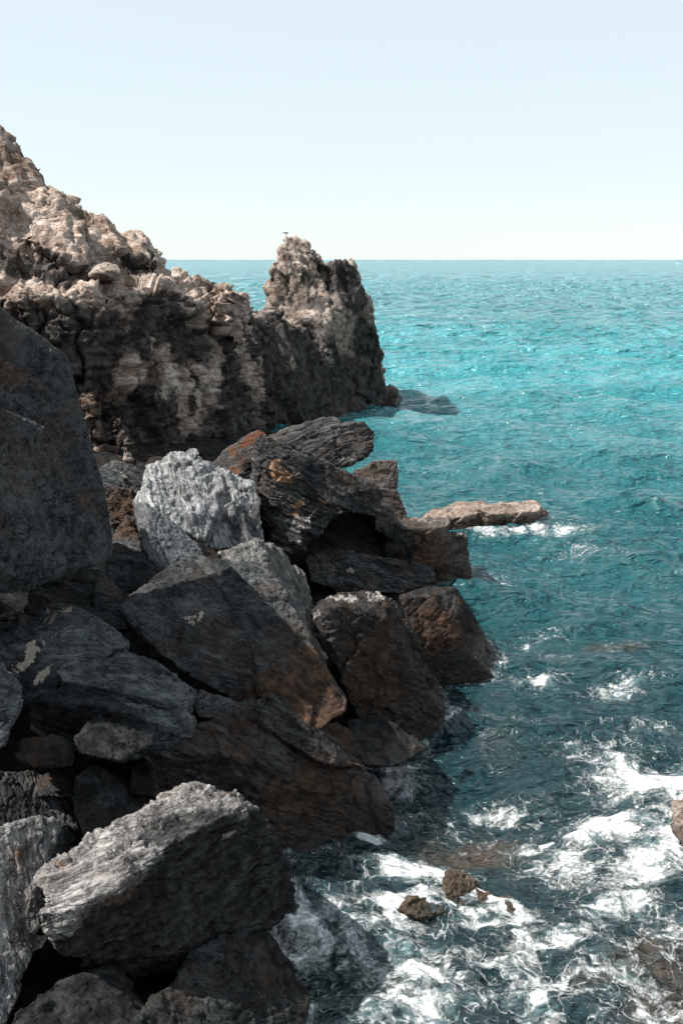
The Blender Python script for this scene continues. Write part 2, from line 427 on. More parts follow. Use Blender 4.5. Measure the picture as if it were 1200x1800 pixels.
cliff_masks = {
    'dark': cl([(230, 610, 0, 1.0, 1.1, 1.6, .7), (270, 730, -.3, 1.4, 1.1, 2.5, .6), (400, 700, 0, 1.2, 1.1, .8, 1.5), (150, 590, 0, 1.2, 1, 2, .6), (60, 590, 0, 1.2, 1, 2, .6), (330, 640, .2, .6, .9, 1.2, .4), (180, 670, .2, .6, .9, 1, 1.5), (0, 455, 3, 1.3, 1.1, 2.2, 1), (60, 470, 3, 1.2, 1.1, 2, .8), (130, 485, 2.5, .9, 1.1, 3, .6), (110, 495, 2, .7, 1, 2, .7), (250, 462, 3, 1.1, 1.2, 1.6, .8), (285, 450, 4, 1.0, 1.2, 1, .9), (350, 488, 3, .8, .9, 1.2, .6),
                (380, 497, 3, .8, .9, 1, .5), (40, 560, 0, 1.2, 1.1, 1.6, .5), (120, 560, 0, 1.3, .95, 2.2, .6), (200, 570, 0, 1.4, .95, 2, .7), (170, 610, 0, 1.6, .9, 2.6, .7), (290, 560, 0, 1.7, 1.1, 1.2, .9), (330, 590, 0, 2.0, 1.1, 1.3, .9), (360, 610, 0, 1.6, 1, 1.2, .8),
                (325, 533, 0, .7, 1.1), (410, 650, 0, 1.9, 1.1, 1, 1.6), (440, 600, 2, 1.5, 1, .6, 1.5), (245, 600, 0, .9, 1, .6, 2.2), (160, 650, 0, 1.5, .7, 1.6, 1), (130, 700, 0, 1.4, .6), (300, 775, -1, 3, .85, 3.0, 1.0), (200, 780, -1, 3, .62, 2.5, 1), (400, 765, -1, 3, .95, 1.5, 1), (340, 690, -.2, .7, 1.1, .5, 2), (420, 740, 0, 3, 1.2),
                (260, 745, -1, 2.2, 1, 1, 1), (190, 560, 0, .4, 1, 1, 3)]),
    'brown': cl([(210, 760, -1, 2.4, .9, 1.5, 1.2), (300, 740, -1, 2, .7, 2, .6), (150, 720, -1, 1.6, .8, 1, 1.5), (260, 660, 0, 1.4, .6, 1.6, 1), (430, 585, 1, 1.2, .5), (180, 520, 0, .5, .5, 4, .3), (170, 690, 0, 1.5, .9, 1, 1)]),
    'rust': cl([(190, 800, -1, 1.1, .8, 2.2, .6), (285, 795, -1.2, 1.0, .9, 1.6, .5), (160, 740, -1, .9, .6), (310, 645, 0, .5, .5), (370, 640, 0, .5, .4), (205, 760, -1, .7, .55), (180, 496, 1.5, .4, .6, 2, .5)]),
    'pale': cl([(235, 655, -.2, 1.0, .62, 1, .9), (305, 660, -.2, 1.1, .6), (350, 690, -.2, 1.1, .62, 1, .7), (375, 690, -.4, .8, .6), (285, 690, -.4, .9, .55, .8, 1), (215, 690, 0, .9, .55, 1.4, .6), (95, 420, 4.5, 1.3, .5, 1, 1.3), (90, 520, 1, 1.2, .45, 4, .5), (300, 520, 1, 1.2, .45, 2.5, .5)])}
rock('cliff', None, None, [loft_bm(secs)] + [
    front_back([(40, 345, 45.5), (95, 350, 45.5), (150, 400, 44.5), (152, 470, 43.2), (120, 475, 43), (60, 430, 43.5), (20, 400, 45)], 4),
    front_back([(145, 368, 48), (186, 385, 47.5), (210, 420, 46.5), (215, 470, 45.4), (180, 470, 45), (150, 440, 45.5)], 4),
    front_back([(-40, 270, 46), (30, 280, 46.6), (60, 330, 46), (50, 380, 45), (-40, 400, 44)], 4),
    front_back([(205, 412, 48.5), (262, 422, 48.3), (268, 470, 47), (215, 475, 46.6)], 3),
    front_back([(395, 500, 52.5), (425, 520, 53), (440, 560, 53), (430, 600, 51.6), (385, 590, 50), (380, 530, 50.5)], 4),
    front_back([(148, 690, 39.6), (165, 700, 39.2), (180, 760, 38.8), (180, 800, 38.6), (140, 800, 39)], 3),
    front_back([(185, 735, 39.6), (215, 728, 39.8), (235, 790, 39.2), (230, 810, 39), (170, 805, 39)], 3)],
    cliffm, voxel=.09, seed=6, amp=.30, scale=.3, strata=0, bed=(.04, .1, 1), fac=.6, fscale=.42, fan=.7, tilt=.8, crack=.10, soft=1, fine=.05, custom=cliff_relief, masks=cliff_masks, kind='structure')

# ------------------------------------------------------------------ sea stack
SY = 68
stack_masks = {
    'dark': [(560, 470, 67, 1.0, .8), (600, 490, 67, 1.5, 1.3, 1, 1.2), (615, 520, 67, 1.5, 1.3), (545, 530, 66, 1.3, .7, 1.6, .6), (500, 620, 63, 3.4, 1.3, 1.6, 1), (470, 680, 61, 4, 1.3, 1.3, 1.2), (600, 700, 65, 3.5, 1.3, 1.5, 1), (650, 660, 68, 2.2, 1.25, .9, 2), (560, 690, 63, 4, 1.3, 1.5, .7), (630, 600, 67, 1.4, .9, .8, 1.6), (540, 490, 67, .8, .7), (470, 520, 66, .7, .8, .6, 2)],
    'brown': [(640, 660, 68, 3, .7, 1, 1.4), (640, 700, 67, 3, .9, 1.4, .6), (690, 700, 70, 2, .9), (560, 740, 62, 3, .7, 2, .6)],
    'rust': [(615, 690, 66, 1.3, .8, .8, 1.3), (655, 700, 68, 1.2, .6, 2, .5), (585, 472, 67, .3, .8)],
    'pale': [(575, 565, 65, 1.0, .5, 1, 1), (600, 570, 66, 1.3, .5), (520, 540, 66, 1.2, .5, 1.5, .5), (500, 480, 67, 1.3, .42, .8, 1.6), (575, 630, 64, 1.3, .55, .7, .9)]}
def stack_relief(q):
    ra, rb, rn = frame((.30, -.25, -.9))
    def gro(sc, el, sd):
        v = np.stack([(q @ ra) * sc, (q @ rb) * sc, (q @ rn) * sc * el], 1)
        return np.abs(vnoise(v + .35 * vnoise(q * .4, sd + 7)[:, None], sd))
    return .28 - .8 * gro(.5, .3, 82) - .5 * gro(1.2, .22, 83) + .25 * gro(2.4, .2, 84)
stack = rock('sea_stack', 'tall craggy pale grey pinnacle of rock rising from the sea beyond the cliff', 'sea stack', [
    front_back([(468, 548, 67), (470, 500, 67.3), (480, 462, 67.6), (497, 432, 68), (540, 432, 68), (566, 458, 67.6), (572, 500, 66.8), (575, 600, 66), (470, 600, 66)], 6),
    front_back([(499, 436, 68), (500, 418, 68.1), (512, 416, 68.1), (514, 436, 68)], 1.2),
    front_back([(517, 436, 68), (518, 421, 68.1), (535, 420, 68.1), (545, 432, 68), (540, 445, 68)], 1.5),
    front_back([(535, 432, 67.4), (543, 428, 67.5), (566, 448, 67.3), (569, 468, 67), (556, 472, 66.8)], 2),
    front_back([(555, 470, 67.8), (585, 466, 68), (600, 520, 67.8), (560, 540, 67)], 3),
    front_back([(572, 465, 67.4), (600, 463, 67.5), (622, 466, 67.6), (634, 482, 67.6), (636, 515, 67.2), (610, 560, 66.4), (585, 540, 66.3)], 4),
    front_back([(465, 545, 66.5), (560, 540, 65.6), (636, 500, 67), (648, 530, 67.6), (656, 560, 68), (660, 600, 68), (668, 650, 68.3), (674, 684, 68.5), (655, 715, 68), (560, 735, 63), (465, 700, 62)], 8),
    front_back([(440, 556, 60), (470, 548, 62), (540, 590, 63), (590, 650, 64), (640, 722, 66.5), (600, 760, 63), (440, 790, 58), (430, 650, 57.5)], 8),
    front_back([(670, 682, 69.5), (688, 690, 70), (702, 706, 71), (698, 722, 70.5), (650, 724, 69)], 3),
    front_back([(545, 600, 64), (580, 590, 64.5), (582, 655, 63.6), (560, 650, 63.3)], 3)],
    stackm, voxel=.095, seed=14, amp=.2, scale=.5, bed=(-.2, .1, 1), custom=stack_relief, fac=.45, fscale=.6, fan=.6, tilt=.75, crack=.12, soft=1, fine=.05, masks=stack_masks)
rock('boulder', 'small pinkish boulder perched on the dark ledge high on the pale cliff', 'boulder', [front_back([(152, 480, 42.6), (165, 466, 43.2), (185, 460, 43.6), (206, 465, 43.6), (214, 476, 43), (212, 492, 42.6), (200, 474, 42.5), (170, 478, 42.3), (175, 494, 42.5), (155, 490, 42.6)], 1.6)],
     stackm, voxel=.06, seed=33, amp=.06, scale=1, fac=.1, fscale=1.1, crack=.02, masks={'brown': [(170, 490, 42.4, .4, .8, 2, 1)]})

# ------------------------------------------------------------------ rocks of the far group
G1 = 'boulders of the rockfall'
L_ = lambda s: s
rock('boulder', 'dark layered slab tilting up to the right behind the orange streaked slabs', 'boulder', [
    front_back([(430, 800, 33), (475, 766, 33), (540, 742, 33.2), (588, 733, 33.4), (600, 742, 33), (560, 775, 32), (500, 800, 31.5)], 2.2),
    front_back([(500, 778, 31.6), (590, 748, 32.2), (640, 744, 32.6), (662, 756, 32.6), (656, 786, 32), (618, 822, 31.2), (560, 820, 30.8)], 2.6)],
    layered2, voxel=.035, seed=21, amp=.10, scale=.8, strata=.14, sthick=.30, bed=(-.33, .1, 1), fac=.14, fscale=1.0, crack=.03, masks={'pale': [(560, 755, 32, .5, .35, 2.5, .5)]}, soft=1)
rock('boulder', 'thin slab with an orange rust top edge leaning on the layered block', 'boulder', [
    front_back([(360, 826, 30), (395, 790, 30.2), (440, 762, 30.5), (458, 754, 30.6), (470, 766, 30.4), (440, 800, 29.8), (385, 836, 29.5)], 1.2)],
    layered2, voxel=.03, seed=22, amp=.06, strata=.05, sthick=.15, bed=(-.6, .1, 1), fac=.08, masks={'rust': [(440, 770, 30.2, .5, 1.0), (410, 790, 30, .35, .8), (462, 758, 30.4, .3, 1)]}, soft=1)
rock('boulder', 'short slab splashed with orange lichen between the pale ribbed rock and the layered block', 'boulder', [
    front_back([(382, 838, 28.4), (415, 800, 28.6), (450, 780, 28.6), (462, 800, 28.2), (462, 860, 27.8), (430, 870, 27.6), (400, 850, 27.8)], 1.5)],
    layered2, voxel=.03, seed=23, amp=.08, strata=.06, sthick=.2, bed=(-.6, .1, 1), fac=.10, masks={'rust': [(405, 825, 28, .4, 1.1), (425, 805, 28, .4, 1.0), (400, 842, 28, .25, 1)], 'dark': [(450, 820, 28, .6, .8)]}, soft=1)
rock('boulder', 'large angular block with tilted bedding, ochre and white lichen on its face', 'boulder', [
    front_back([(448, 772, 26.2), (458, 764, 26.4), (540, 800, 26.4), (610, 832, 26.8), (664, 858, 27.2), (672, 882, 27), (668, 912, 26.6), (610, 900, 26), (560, 880, 25.4), (500, 860, 25.0), (462, 830, 25.2)], 2.6),
    front_back([(455, 800, 25.7), (480, 800, 25.2), (560, 862, 25.2), (600, 895, 25.4), (560, 940, 25.0), (528, 974, 24.7), (500, 970, 24.6), (478, 955, 24.7), (460, 900, 25.2)], 2.4),
    front_back([(446, 775, 26.8), (456, 790, 26.0), (468, 880, 25.4), (476, 955, 25), (462, 948, 25.8), (450, 880, 26.4), (440, 850, 26.8)], 1.2)],
    layered, voxel=.028, seed=24, amp=.08, scale=.9, strata=.13, sthick=.30, bed=(.42, .12, 1), fac=.12, fscale=1.1, crack=.03, soft=1,
    masks={'rust': [(492, 838, 25.1, .36, .9, 1.3, .8), (480, 822, 25.2, .25, .8), (575, 880, 25.3, .3, .5, 1.5, .6), (515, 905, 24.8, .3, .7, 1.2, .7), (540, 850, 25.3, .3, .5, 2, .5), (520, 885, 25, .3, .6, 1.3, .5)],
           'pale': [(530, 920, 24.8, .42, .75, 1, .8), (515, 940, 24.8, .28, .72), (575, 870, 25.2, .3, .5, 1.6, .4), (500, 780, 26, .3, .5, 2, .4), (552, 905, 24.9, .25, .6), (640, 872, 26.4, .35, .42, 2, .4), (510, 825, 25, .5, .45, 2, .4), (490, 880, 25, .25, .5)]})
rock('boulder', 'squarish grey block with a pale flat top standing by the turquoise water', 'boulder', [
    front_back([(618, 828, 30.2), (652, 814, 30.5), (660, 850, 29.8), (640, 870, 29.6)], 1.6),
    front_back([(652, 812, 30.3), (696, 808, 30.8), (701, 830, 30.4), (696, 868, 30), (680, 885, 29.4), (656, 870, 29.4)], 1.8),
    front_back([(650, 860, 29.2), (698, 862, 29.8), (716, 908, 29.2), (690, 925, 28.6), (655, 920, 28.4)], 1.8)],
    seab, voxel=.03, seed=25, amp=.07, strata=.04, sthick=.3, fac=.10, soft=1)
rock('boulder', 'broad seaward block with stepped top and sheer brown wet side beside the water', 'boulder', [
    front_back([(676, 930, 28.0), (700, 908, 29.2), (786, 909, 29.8), (790, 925, 29.2), (788, 1010, 29.1), (790, 1060, 29.0), (720, 1050, 28.4), (676, 1010, 28.0), (700, 928, 28.3), (760, 930, 28.8)], 2.5, .9),
    front_back([(784, 944, 29.3), (796, 934, 30), (818, 941, 30), (824, 985, 29.6), (829, 1040, 29.5), (829, 1062, 29.3), (780, 1060, 28.9)], 2.2, .9),
    front_back([(660, 880, 28.4), (690, 900, 28.4), (705, 925, 28.2), (690, 950, 27.8), (660, 930, 27.6)], 1.6)],
    seab, voxel=.03, seed=26, amp=.10, strata=.06, sthick=.45, fac=.12, fscale=.9, crack=.03, soft=1, masks={'pale': [(740, 907, 29.5, .9, .5, 1.6, .3), (802, 937, 30, .5, .5, 1, .4)], 'brown': [(760, 980, 28.5, 1.3, .7), (800, 1020, 28.5, 1, .7)], 'dark': [(700, 980, 27.6, 1.3, 1.0)]})  # pale spots paint sunlight onto the top steps
rock('boulder', 'long low dark slab with pale drip stains wedged under the overhanging block', 'boulder', [
    front_back([(536, 985, 25.6), (552, 968, 26), (600, 968, 26), (690, 983, 26.6), (764, 998, 27.2), (766, 1022, 26.8), (700, 1044, 26), (600, 1042, 25.2), (545, 1020, 25.2)], 2.0)],
    layered, voxel=.028, seed=27, amp=.09, strata=.08, sthick=.3, bed=(.1, .1, 1), fac=.10, soft=1, masks={'pale': [(583, 990, 25.5, .28, .62, .5, 1.5), (620, 1000, 25.7, .32, .62, 1.1, .8), (660, 1010, 25.9, .3, .45)]})
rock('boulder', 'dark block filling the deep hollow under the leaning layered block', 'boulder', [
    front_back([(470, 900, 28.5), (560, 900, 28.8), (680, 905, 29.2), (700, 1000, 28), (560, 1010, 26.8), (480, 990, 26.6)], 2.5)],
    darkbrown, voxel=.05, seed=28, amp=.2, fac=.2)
# pale rock and wedge
rock('boulder', 'pale ash grey ribbed boulder catching the sun in the middle of the rockfall', 'boulder', [
    front_back([(233, 886, 22.6), (262, 822, 24.2), (300, 797, 25.0), (345, 796, 25.2), (395, 838, 24.6), (380, 900, 23.2), (358, 952, 22.4), (300, 925, 22.2), (250, 900, 22.2)], 2.6),
    front_back([(330, 800, 25), (400, 838, 24.9), (446, 850, 24.8), (459, 900, 24.2), (459, 950, 23.4), (420, 966, 23), (360, 962, 22.8), (372, 890, 23.6)], 2.4)],
    ashgrey, voxel=.026, seed=31, amp=.11, scale=1.1, strata=.05, sthick=.2, bed=(.95, .15, .35), rib=.17, ribdir=(.18, .5, .85), ribs=1.7, fac=.11, fscale=1.1, fan=1.8, fine=.008, soft=1,
    masks={'dark': [(430, 920, 23.6, .8, .55, 1, 1.2), (455, 900, 24, .5, .6)], 'brown': [(365, 945, 22.6, .2, .7, .6, 1.4)]})  # dark spots paint the shaded right-hand ribs into the stone colour
rock('stone', 'fist shaped grey stone sitting on the crest of the pale ribbed boulder', 'stone', [front_back([(326, 796, 25.1), (334, 788, 25.2), (346, 790, 25.2), (350, 798, 25.1), (340, 806, 25)], .4)], ashgrey, voxel=.015, seed=32, amp=.03, fac=.03, fscale=3, soft=1)
rock('boulder', 'grey wedge with a sharp sunlit left edge leaning against the pale ribbed boulder', 'boulder', [
    front_back([(233, 884, 21.7), (252, 880, 21.6), (262, 896, 21.2), (290, 905, 21.5), (320, 930, 21.5), (352, 962, 21.4), (356, 978, 21), (288, 1006, 20.2), (262, 985, 20.2), (245, 940, 20.9)], 1.5, .8)],
    rock_mat('wedge', (0.054, 0.060, 0.066), (0.112, 0.119, 0.126), (0.208, 0.216, 0.224), bed=(.8, .2, .6), layer=.9, brown=.1), voxel=.022, seed=34, amp=.05, strata=.03, sthick=.15, bed=(.8, .2, .6), fac=.05, soft=1)
rock('boulder', 'dark boulder with a white blotch under the foot of the cliff', 'boulder', [
    front_back([(168, 822, 29.5), (200, 808, 30), (240, 820, 30), (262, 850, 29.6), (255, 880, 29), (200, 862, 28.6), (176, 850, 28.8)], 2)],
    slate, voxel=.035, seed=35, amp=.12, fac=.14, masks={'pale': [(222, 828, 29.3, .32, .8, .8, 1), (225, 865, 29, .5, .55, 2, .4)], 'rust': [(165, 810, 29.5, .4, .7)]})
rock('boulder', 'brown cracked block below the white blotched boulder', 'boulder', [
    front_back([(178, 850, 27), (240, 868, 27.4), (250, 900, 26.8), (250, 960, 25.5), (200, 950, 25), (180, 900, 26)], 2)],
    slate, voxel=.035, seed=36, amp=.1, fac=.16, strata=.05, sthick=.3, bed=(.3, .2, 1), masks={'brown': [(225, 890, 26.5, 1.2, .8)]})
rock('boulder', 'jagged stone lit at its tip between the big slab and the grey wedge', 'boulder', [
    front_back([(208, 930, 22.5), (222, 905, 23), (240, 915, 23), (250, 960, 22), (248, 985, 21.4), (200, 975, 21.4), (195, 950, 22)], 1.4)],
    slate, voxel=.028, seed=37, amp=.1, fac=.14, masks={'brown': [(225, 930, 22.5, .8, .7)]})
rock('boulder', 'dark smooth slab sloping down behind the large tilted boulder', 'boulder', [
    front_back([(180, 960, 20), (205, 955, 20.2), (270, 985, 20.6), (345, 1005, 20.8), (330, 1040, 20), (255, 1085, 18.9), (215, 1075, 18.6), (190, 1020, 19)], 1.6)],
    slate2, voxel=.028, seed=38, amp=.06, fac=.08, strata=.03, sthick=.2, bed=(.5, .2, 1), soft=1)
rock('boulder', 'added dark boulder under the pitted slab past the left edge, shading the gap', 'boulder', [
    front_back([(-420, 900, 14), (-200, 940, 15), (-45, 990, 16.4), (-12, 1060, 16.6), (-20, 1140, 16.2), (-200, 1250, 14.6), (-420, 1250, 12.8)], 2.5)], slate2, voxel=.045, seed=75, amp=.1, fac=.12)  # mostly unseen boulder, added to stop sun passing under the slab
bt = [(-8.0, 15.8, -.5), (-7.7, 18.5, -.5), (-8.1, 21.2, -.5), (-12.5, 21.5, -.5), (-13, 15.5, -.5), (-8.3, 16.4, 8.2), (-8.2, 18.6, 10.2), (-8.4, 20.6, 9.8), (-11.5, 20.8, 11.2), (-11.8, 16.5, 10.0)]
rock('boulder', 'added tall boulder out of view beyond the left edge, shading the gap under the slabs', 'boulder', [np.array(bt)], slate2, voxel=.07, seed=76, amp=.25, fac=.3, fscale=.7)  # unseen boulder, added to keep sun off the strip below the slabs
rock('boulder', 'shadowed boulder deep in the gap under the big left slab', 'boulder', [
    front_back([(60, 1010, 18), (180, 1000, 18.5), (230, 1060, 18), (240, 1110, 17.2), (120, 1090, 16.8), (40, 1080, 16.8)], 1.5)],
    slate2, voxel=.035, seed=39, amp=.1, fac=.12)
rock('boulder', 'lit grey block with a ribbed dark side rising behind the large tilted boulder', 'boulder', [
    front_back([(384, 972, 19.9), (430, 956, 20.3), (456, 949, 20.3), (470, 956, 20.5), (470, 1000, 19.6), (400, 1010, 19.2)], 1.5),
    front_back([(452, 950, 20.2), (476, 956, 20.8), (496, 965, 21.2), (520, 1020, 20.8), (540, 1070, 20.2), (556, 1140, 19.4), (520, 1150, 18.8), (470, 1010, 19.4)], 1.6),
    front_back([(500, 1000, 20.9), (515, 993, 21.2), (534, 1004, 21.3), (545, 1045, 20.9), (556, 1110, 20), (530, 1110, 19.8)], 1.2)],
    rock_mat('ribbed_block', (0.060, 0.060, 0.060), (0.143, 0.139, 0.135), (0.304, 0.294, 0.285), bed=(.9, .2, .25), layer=1, brown=.2), voxel=.024, seed=41, amp=.07, scale=1.2, strata=.05, sthick=.2, bed=(.9, .25, .25), rib=.05, ribdir=(.3, .2, 1), ribs=3, fac=.08, soft=1)
# big central slab
rock('boulder', 'large tilted slab with broad grey face, rusty brown at its foot', 'boulder', [
    front_back([(206, 1070, 17.6), (250, 1030, 18.4), (300, 995, 19.0), (345, 973, 19.5), (385, 988, 19.3), (440, 1080, 17.9), (480, 1170, 17.1), (500, 1250, 16.8), (470, 1266, 16.6), (350, 1196, 16.6), (285, 1150, 16.7), (240, 1110, 17)], 1.4, .92),
    front_back([(345, 984, 19.25), (400, 983, 19.3), (452, 986, 19.2), (486, 1012, 18.9), (530, 1090, 18.1), (570, 1165, 17.5), (611, 1233, 17.0), (606, 1250, 16.7), (562, 1284, 16.2), (530, 1285, 16.1), (470, 1262, 16.2), (495, 1215, 16.6), (440, 1130, 17.3), (400, 1045, 18.2)], 1.8, .92)],
    slate, voxel=.024, seed=142, amp=.09, scale=.9, strata=.03, sthick=.25, bed=(.1, -.8, .55), rib=.03, ribdir=(.5, .2, -.8), ribs=2.5, fac=.07, fscale=.9, crack=.012, soft=2, pits=.012,
    masks={'brown': [(530, 1230, 16.6, 1.0, 1.0, 1.3, .9), (560, 1180, 17.2, .9, .75), (470, 1240, 16.6, .8, .7), (590, 1240, 16.6, .6, 1.0), (500, 1110, 17.6, .8, .35)], 'rust': [(560, 1250, 16.4, .7, .42, 1.4, .7)],
           'pale': [(328, 1080, 17.6, .16, .62, .7, 1.4), (335, 1095, 17.4, .12, .6), (352, 1085, 17.5, .1, .6), (468, 1000, 19, .25, .4)], 'dark': [(330, 1120, 17, .8, .35), (300, 1030, 18.6, 1.0, .5)]})  # dark spot at the upper left paints shade onto the sunlit face
# the pair at the waterline
rock('boulder', 'dark upright boulder with a sunlit crown and barnacled wet foot at the waterline', 'boulder', [
    front_back([(549, 1078, 19.8), (562, 1056, 20.1), (590, 1036, 20.5), (648, 1036, 20.9), (690, 1050, 21.1), (712, 1085, 20.9), (740, 1140, 20.8), (775, 1215, 20.6), (806, 1300, 20.3), (740, 1325, 19.9), (650, 1310, 19.4), (600, 1200, 19.1), (558, 1120, 19.5),
                (575, 1075, 19.5), (670, 1085, 19.9), (600, 1062, 19.7)], 2.2, .9)],
    darkbrown, voxel=.026, seed=43, amp=.12, scale=1.0, strata=.04, sthick=.3, bed=(.6, .2, .8), fac=.12, fscale=.9, crack=.05, soft=2, fine=.03,
    masks={'pale': [(605, 1045, 20.3, .5, .62, 1.6, .6), (665, 1048, 20.8, .45, .6, 1.3, .6), (560, 1080, 19.7, .25, .55), (665, 1090, 20, .4, .3)], 'brown': [(680, 1220, 19.2, 1.6, .55), (750, 1300, 19.2, .9, .8, 1.5, .4)]})  # pale spots paint the sunlit crown into the stone colour
rock('boulder', 'slanting boulder with a smooth grey brown flank running down into the sea at the point', 'boulder', [
    front_back([(700, 1048, 23.0), (742, 1030, 23.8), (800, 1032, 24.6), (820, 1062, 24.4), (850, 1112, 24.1), (870, 1150, 23.9), (887, 1192, 23.5), (880, 1206, 23.3), (850, 1196, 23), (790, 1100, 22.9), (760, 1050, 23.1)], 1.8, .9),
    front_back([(700, 1050, 22.9), (765, 1045, 23.1), (800, 1120, 22.8), (850, 1175, 22.9), (884, 1208, 23.0), (800, 1214, 22.9), (760, 1200, 22.7), (730, 1120, 22.6)], 1.5, .9)],
    darkbrown, voxel=.028, seed=44, amp=.08, scale=.8, strata=.03, sthick=.25, bed=(.5, .3, -.8), fac=.08, fscale=.8, crack=.02, soft=1,
    masks={'brown': [(780, 1120, 22.4, 1.5, .6), (870, 1180, 22.6, .6, .6)], 'rust': [(805, 1045, 24, .35, .6, .6, 1.2), (880, 1190, 22.4, .3, .5)], 'pale': [(805, 1090, 23, .7, .3, .7, 1.8)]})
rock('boulder', 'low black wet rock awash below the barnacled upright boulder', 'boulder', [
    front_back([(610, 1268, 18.2), (660, 1262, 18.5), (740, 1300, 18.7), (748, 1318, 18.4), (690, 1350, 17.6), (618, 1340, 17.4)], 1.2)], darkbrown, voxel=.028, seed=45, amp=.08, fac=.1, masks={'dark': [(680, 1300, 18.2, 2.4, 1.3)]})
rock('stone', 'small dark wet stone in the gap beside the rusty foot of the tilted slab', 'stone', [
    front_back([(548, 1278, 17.6), (590, 1270, 18), (618, 1285, 18), (622, 1325, 17.4), (570, 1320, 17.2)], .9)], darkbrown, voxel=.025, seed=46, amp=.06, fac=.08, masks={'brown': [(590, 1290, 17.6, .6, .8)]})
# flat reef rock
rock('boulder', 'long flat topped reef rock with a rusty side lying out in the turquoise water', 'reef rock', [
    front_back(near_(.975, [(742, 908, 37.2), (765, 896, 37.6), (800, 886, 38.3), (850, 881, 38.8), (862, 893, 38), (830, 905, 37.0), (780, 912, 36.8), (850, 940, 37.3), (790, 944, 37.0), (745, 925, 37.2)]), 1.6, .9),
    front_back(near_(.975, [(835, 892, 37.4), (880, 886, 38), (942, 881, 38.6), (951, 890, 38), (948, 898, 37.6), (860, 904, 37.0), (950, 918, 38.0), (940, 930, 37.7), (850, 940, 37.3)]), 1.6, .9),
    front_back(near_(.975, [(945, 892, 38.4), (966, 901, 38.8), (962, 908, 38.4), (945, 906, 38)]), .5)],
    flatm, voxel=.035, seed=47, amp=.12, scale=1.2, strata=.06, sthick=.3, bed=(.02, .15, 1), fac=.13, fscale=1.0, crack=.04, soft=1,
    masks={'brown': [(800, 925, 36.6, 1.3, 1.0, 1.6, .5), (900, 920, 36.9, 1.6, .9, 1.6, .35), (760, 905, 37, .7, .8)], 'rust': [(790, 925, 36.4, .9, .5, 1.6, .5)]})

# ------------------------------------------------------------------ the big slabs at the left edge
rock('boulder', 'smooth grey slab standing behind the pitted slab at the left edge below the cliff', 'boulder', [
    front_back(near_(.935, [(-260, 400, 16.5), (-100, 468, 17.2), (0, 537, 17.6), (60, 592, 17.9), (118, 628, 18.1), (124, 690, 17.9), (150, 775, 17.7), (190, 885, 17.5), (200, 965, 17.3), (150, 1000, 17), (-260, 900, 15.6)]), 2.0, .97)],
    bigslab, voxel=.03, seed=51, amp=.05, scale=.7, strata=.02, sthick=.3, bed=(.3, -.9, .4), fac=.05, fscale=.7, soft=1, masks={'pale': [(85, 605, 16.7, .3, .42, 1.5, .5), (30, 560, 16.5, .25, .35)]})
rock('boulder', 'huge pitted dark slab with a rough reddish upper ledge filling the left edge', 'boulder', [
    front_back([(-260, 560, 14.6), (-60, 620, 15.6), (0, 632, 15.9), (92, 680, 16.5), (104, 705, 16.5), (140, 790, 16.4), (178, 880, 16.3), (198, 975, 16.2), (185, 985, 15.8), (-260, 900, 14.2)], 1.4, .95),
    front_back([(-260, 690, 13.1), (0, 712, 14.9), (50, 745, 15.3), (75, 748, 15.5), (110, 808, 15.5), (160, 885, 15.5), (180, 925, 15.5), (192, 978, 15.4), (185, 988, 15.2), (100, 1016, 14.9), (60, 1036, 14.6), (0, 1046, 14.2), (-260, 1060, 12.5)], 2.2, .93)],  # unseen left corner pulled forward to shade the blocks below
    bigslab, voxel=.024, seed=52, amp=.05, scale=.9, strata=.02, sthick=.4, bed=(.3, -.9, .4), fac=.05, fscale=1.2, crack=.015, soft=1, pits=.06, fine=.03,
    masks={'brown': [(30, 660, 16, .6, .5, 1.6, .7), (75, 690, 16.4, .4, .45), (90, 860, 15.2, 1.0, .25), (150, 880, 15.4, .35, .5), (10, 720, 15, .6, .35)]})
rock('boulder', 'dark boulder streaked with cream lichen below the overhang of the pitted slab', 'boulder', [
    front_back([(-60, 1160, 14.4), (0, 1132, 14.9), (55, 1088, 15.7), (96, 1061, 16.2), (140, 1066, 16.4), (200, 1100, 16.0), (232, 1130, 15.7), (218, 1138, 15.2), (150, 1130, 14.9), (124, 1100, 15.0),
                (225, 1150, 15.8), (150, 1160, 15.4), (118, 1168, 15.0), (60, 1236, 14.2), (0, 1264, 13.8), (-60, 1260, 13.8)], 1.4, .88)],
    blueslate, voxel=.022, seed=53, amp=.06, fac=.07, fscale=.9, soft=2, bed=(-.3, .2, 1), strata=.015,
    masks={'pale': [(80, 1112, 15.381, 0.13, .85, .8, 1.5), (70, 1126, 15.2476, 0.14, .85, .8, 1.5), (62, 1140, 15.1143, 0.14, .85, .8, 1.5), (52, 1152, 15, 0.13, .85, .8, 1.5), (92, 1104, 15.4571, 0.12, .85, .8, 1.5), (102, 1096, 15.5333, 0.11, .85, .8, 1.5), (96, 1148, 15.0381, 0.13, .85, .8, 1.5), (86, 1160, 14.9238, 0.14, .85, .8, 1.5), (78, 1176, 14.7714, 0.11, .85, .8, 1.5), (42, 1190, 14.6381, 0.08, .85, .8, 1.5), (30, 1120, 15.3048, 0.06, .85, .8, 1.5), (12, 1150, 15.019, 0.08, .85, .8, 1.5), (44, 1214, 14.4095, 0.08, .85, .8, 1.5), (84, 1084, 15.6476, 0.07, .85, .8, 1.5)], 'dark': [(20, 1180, 14, .9, .6)]})
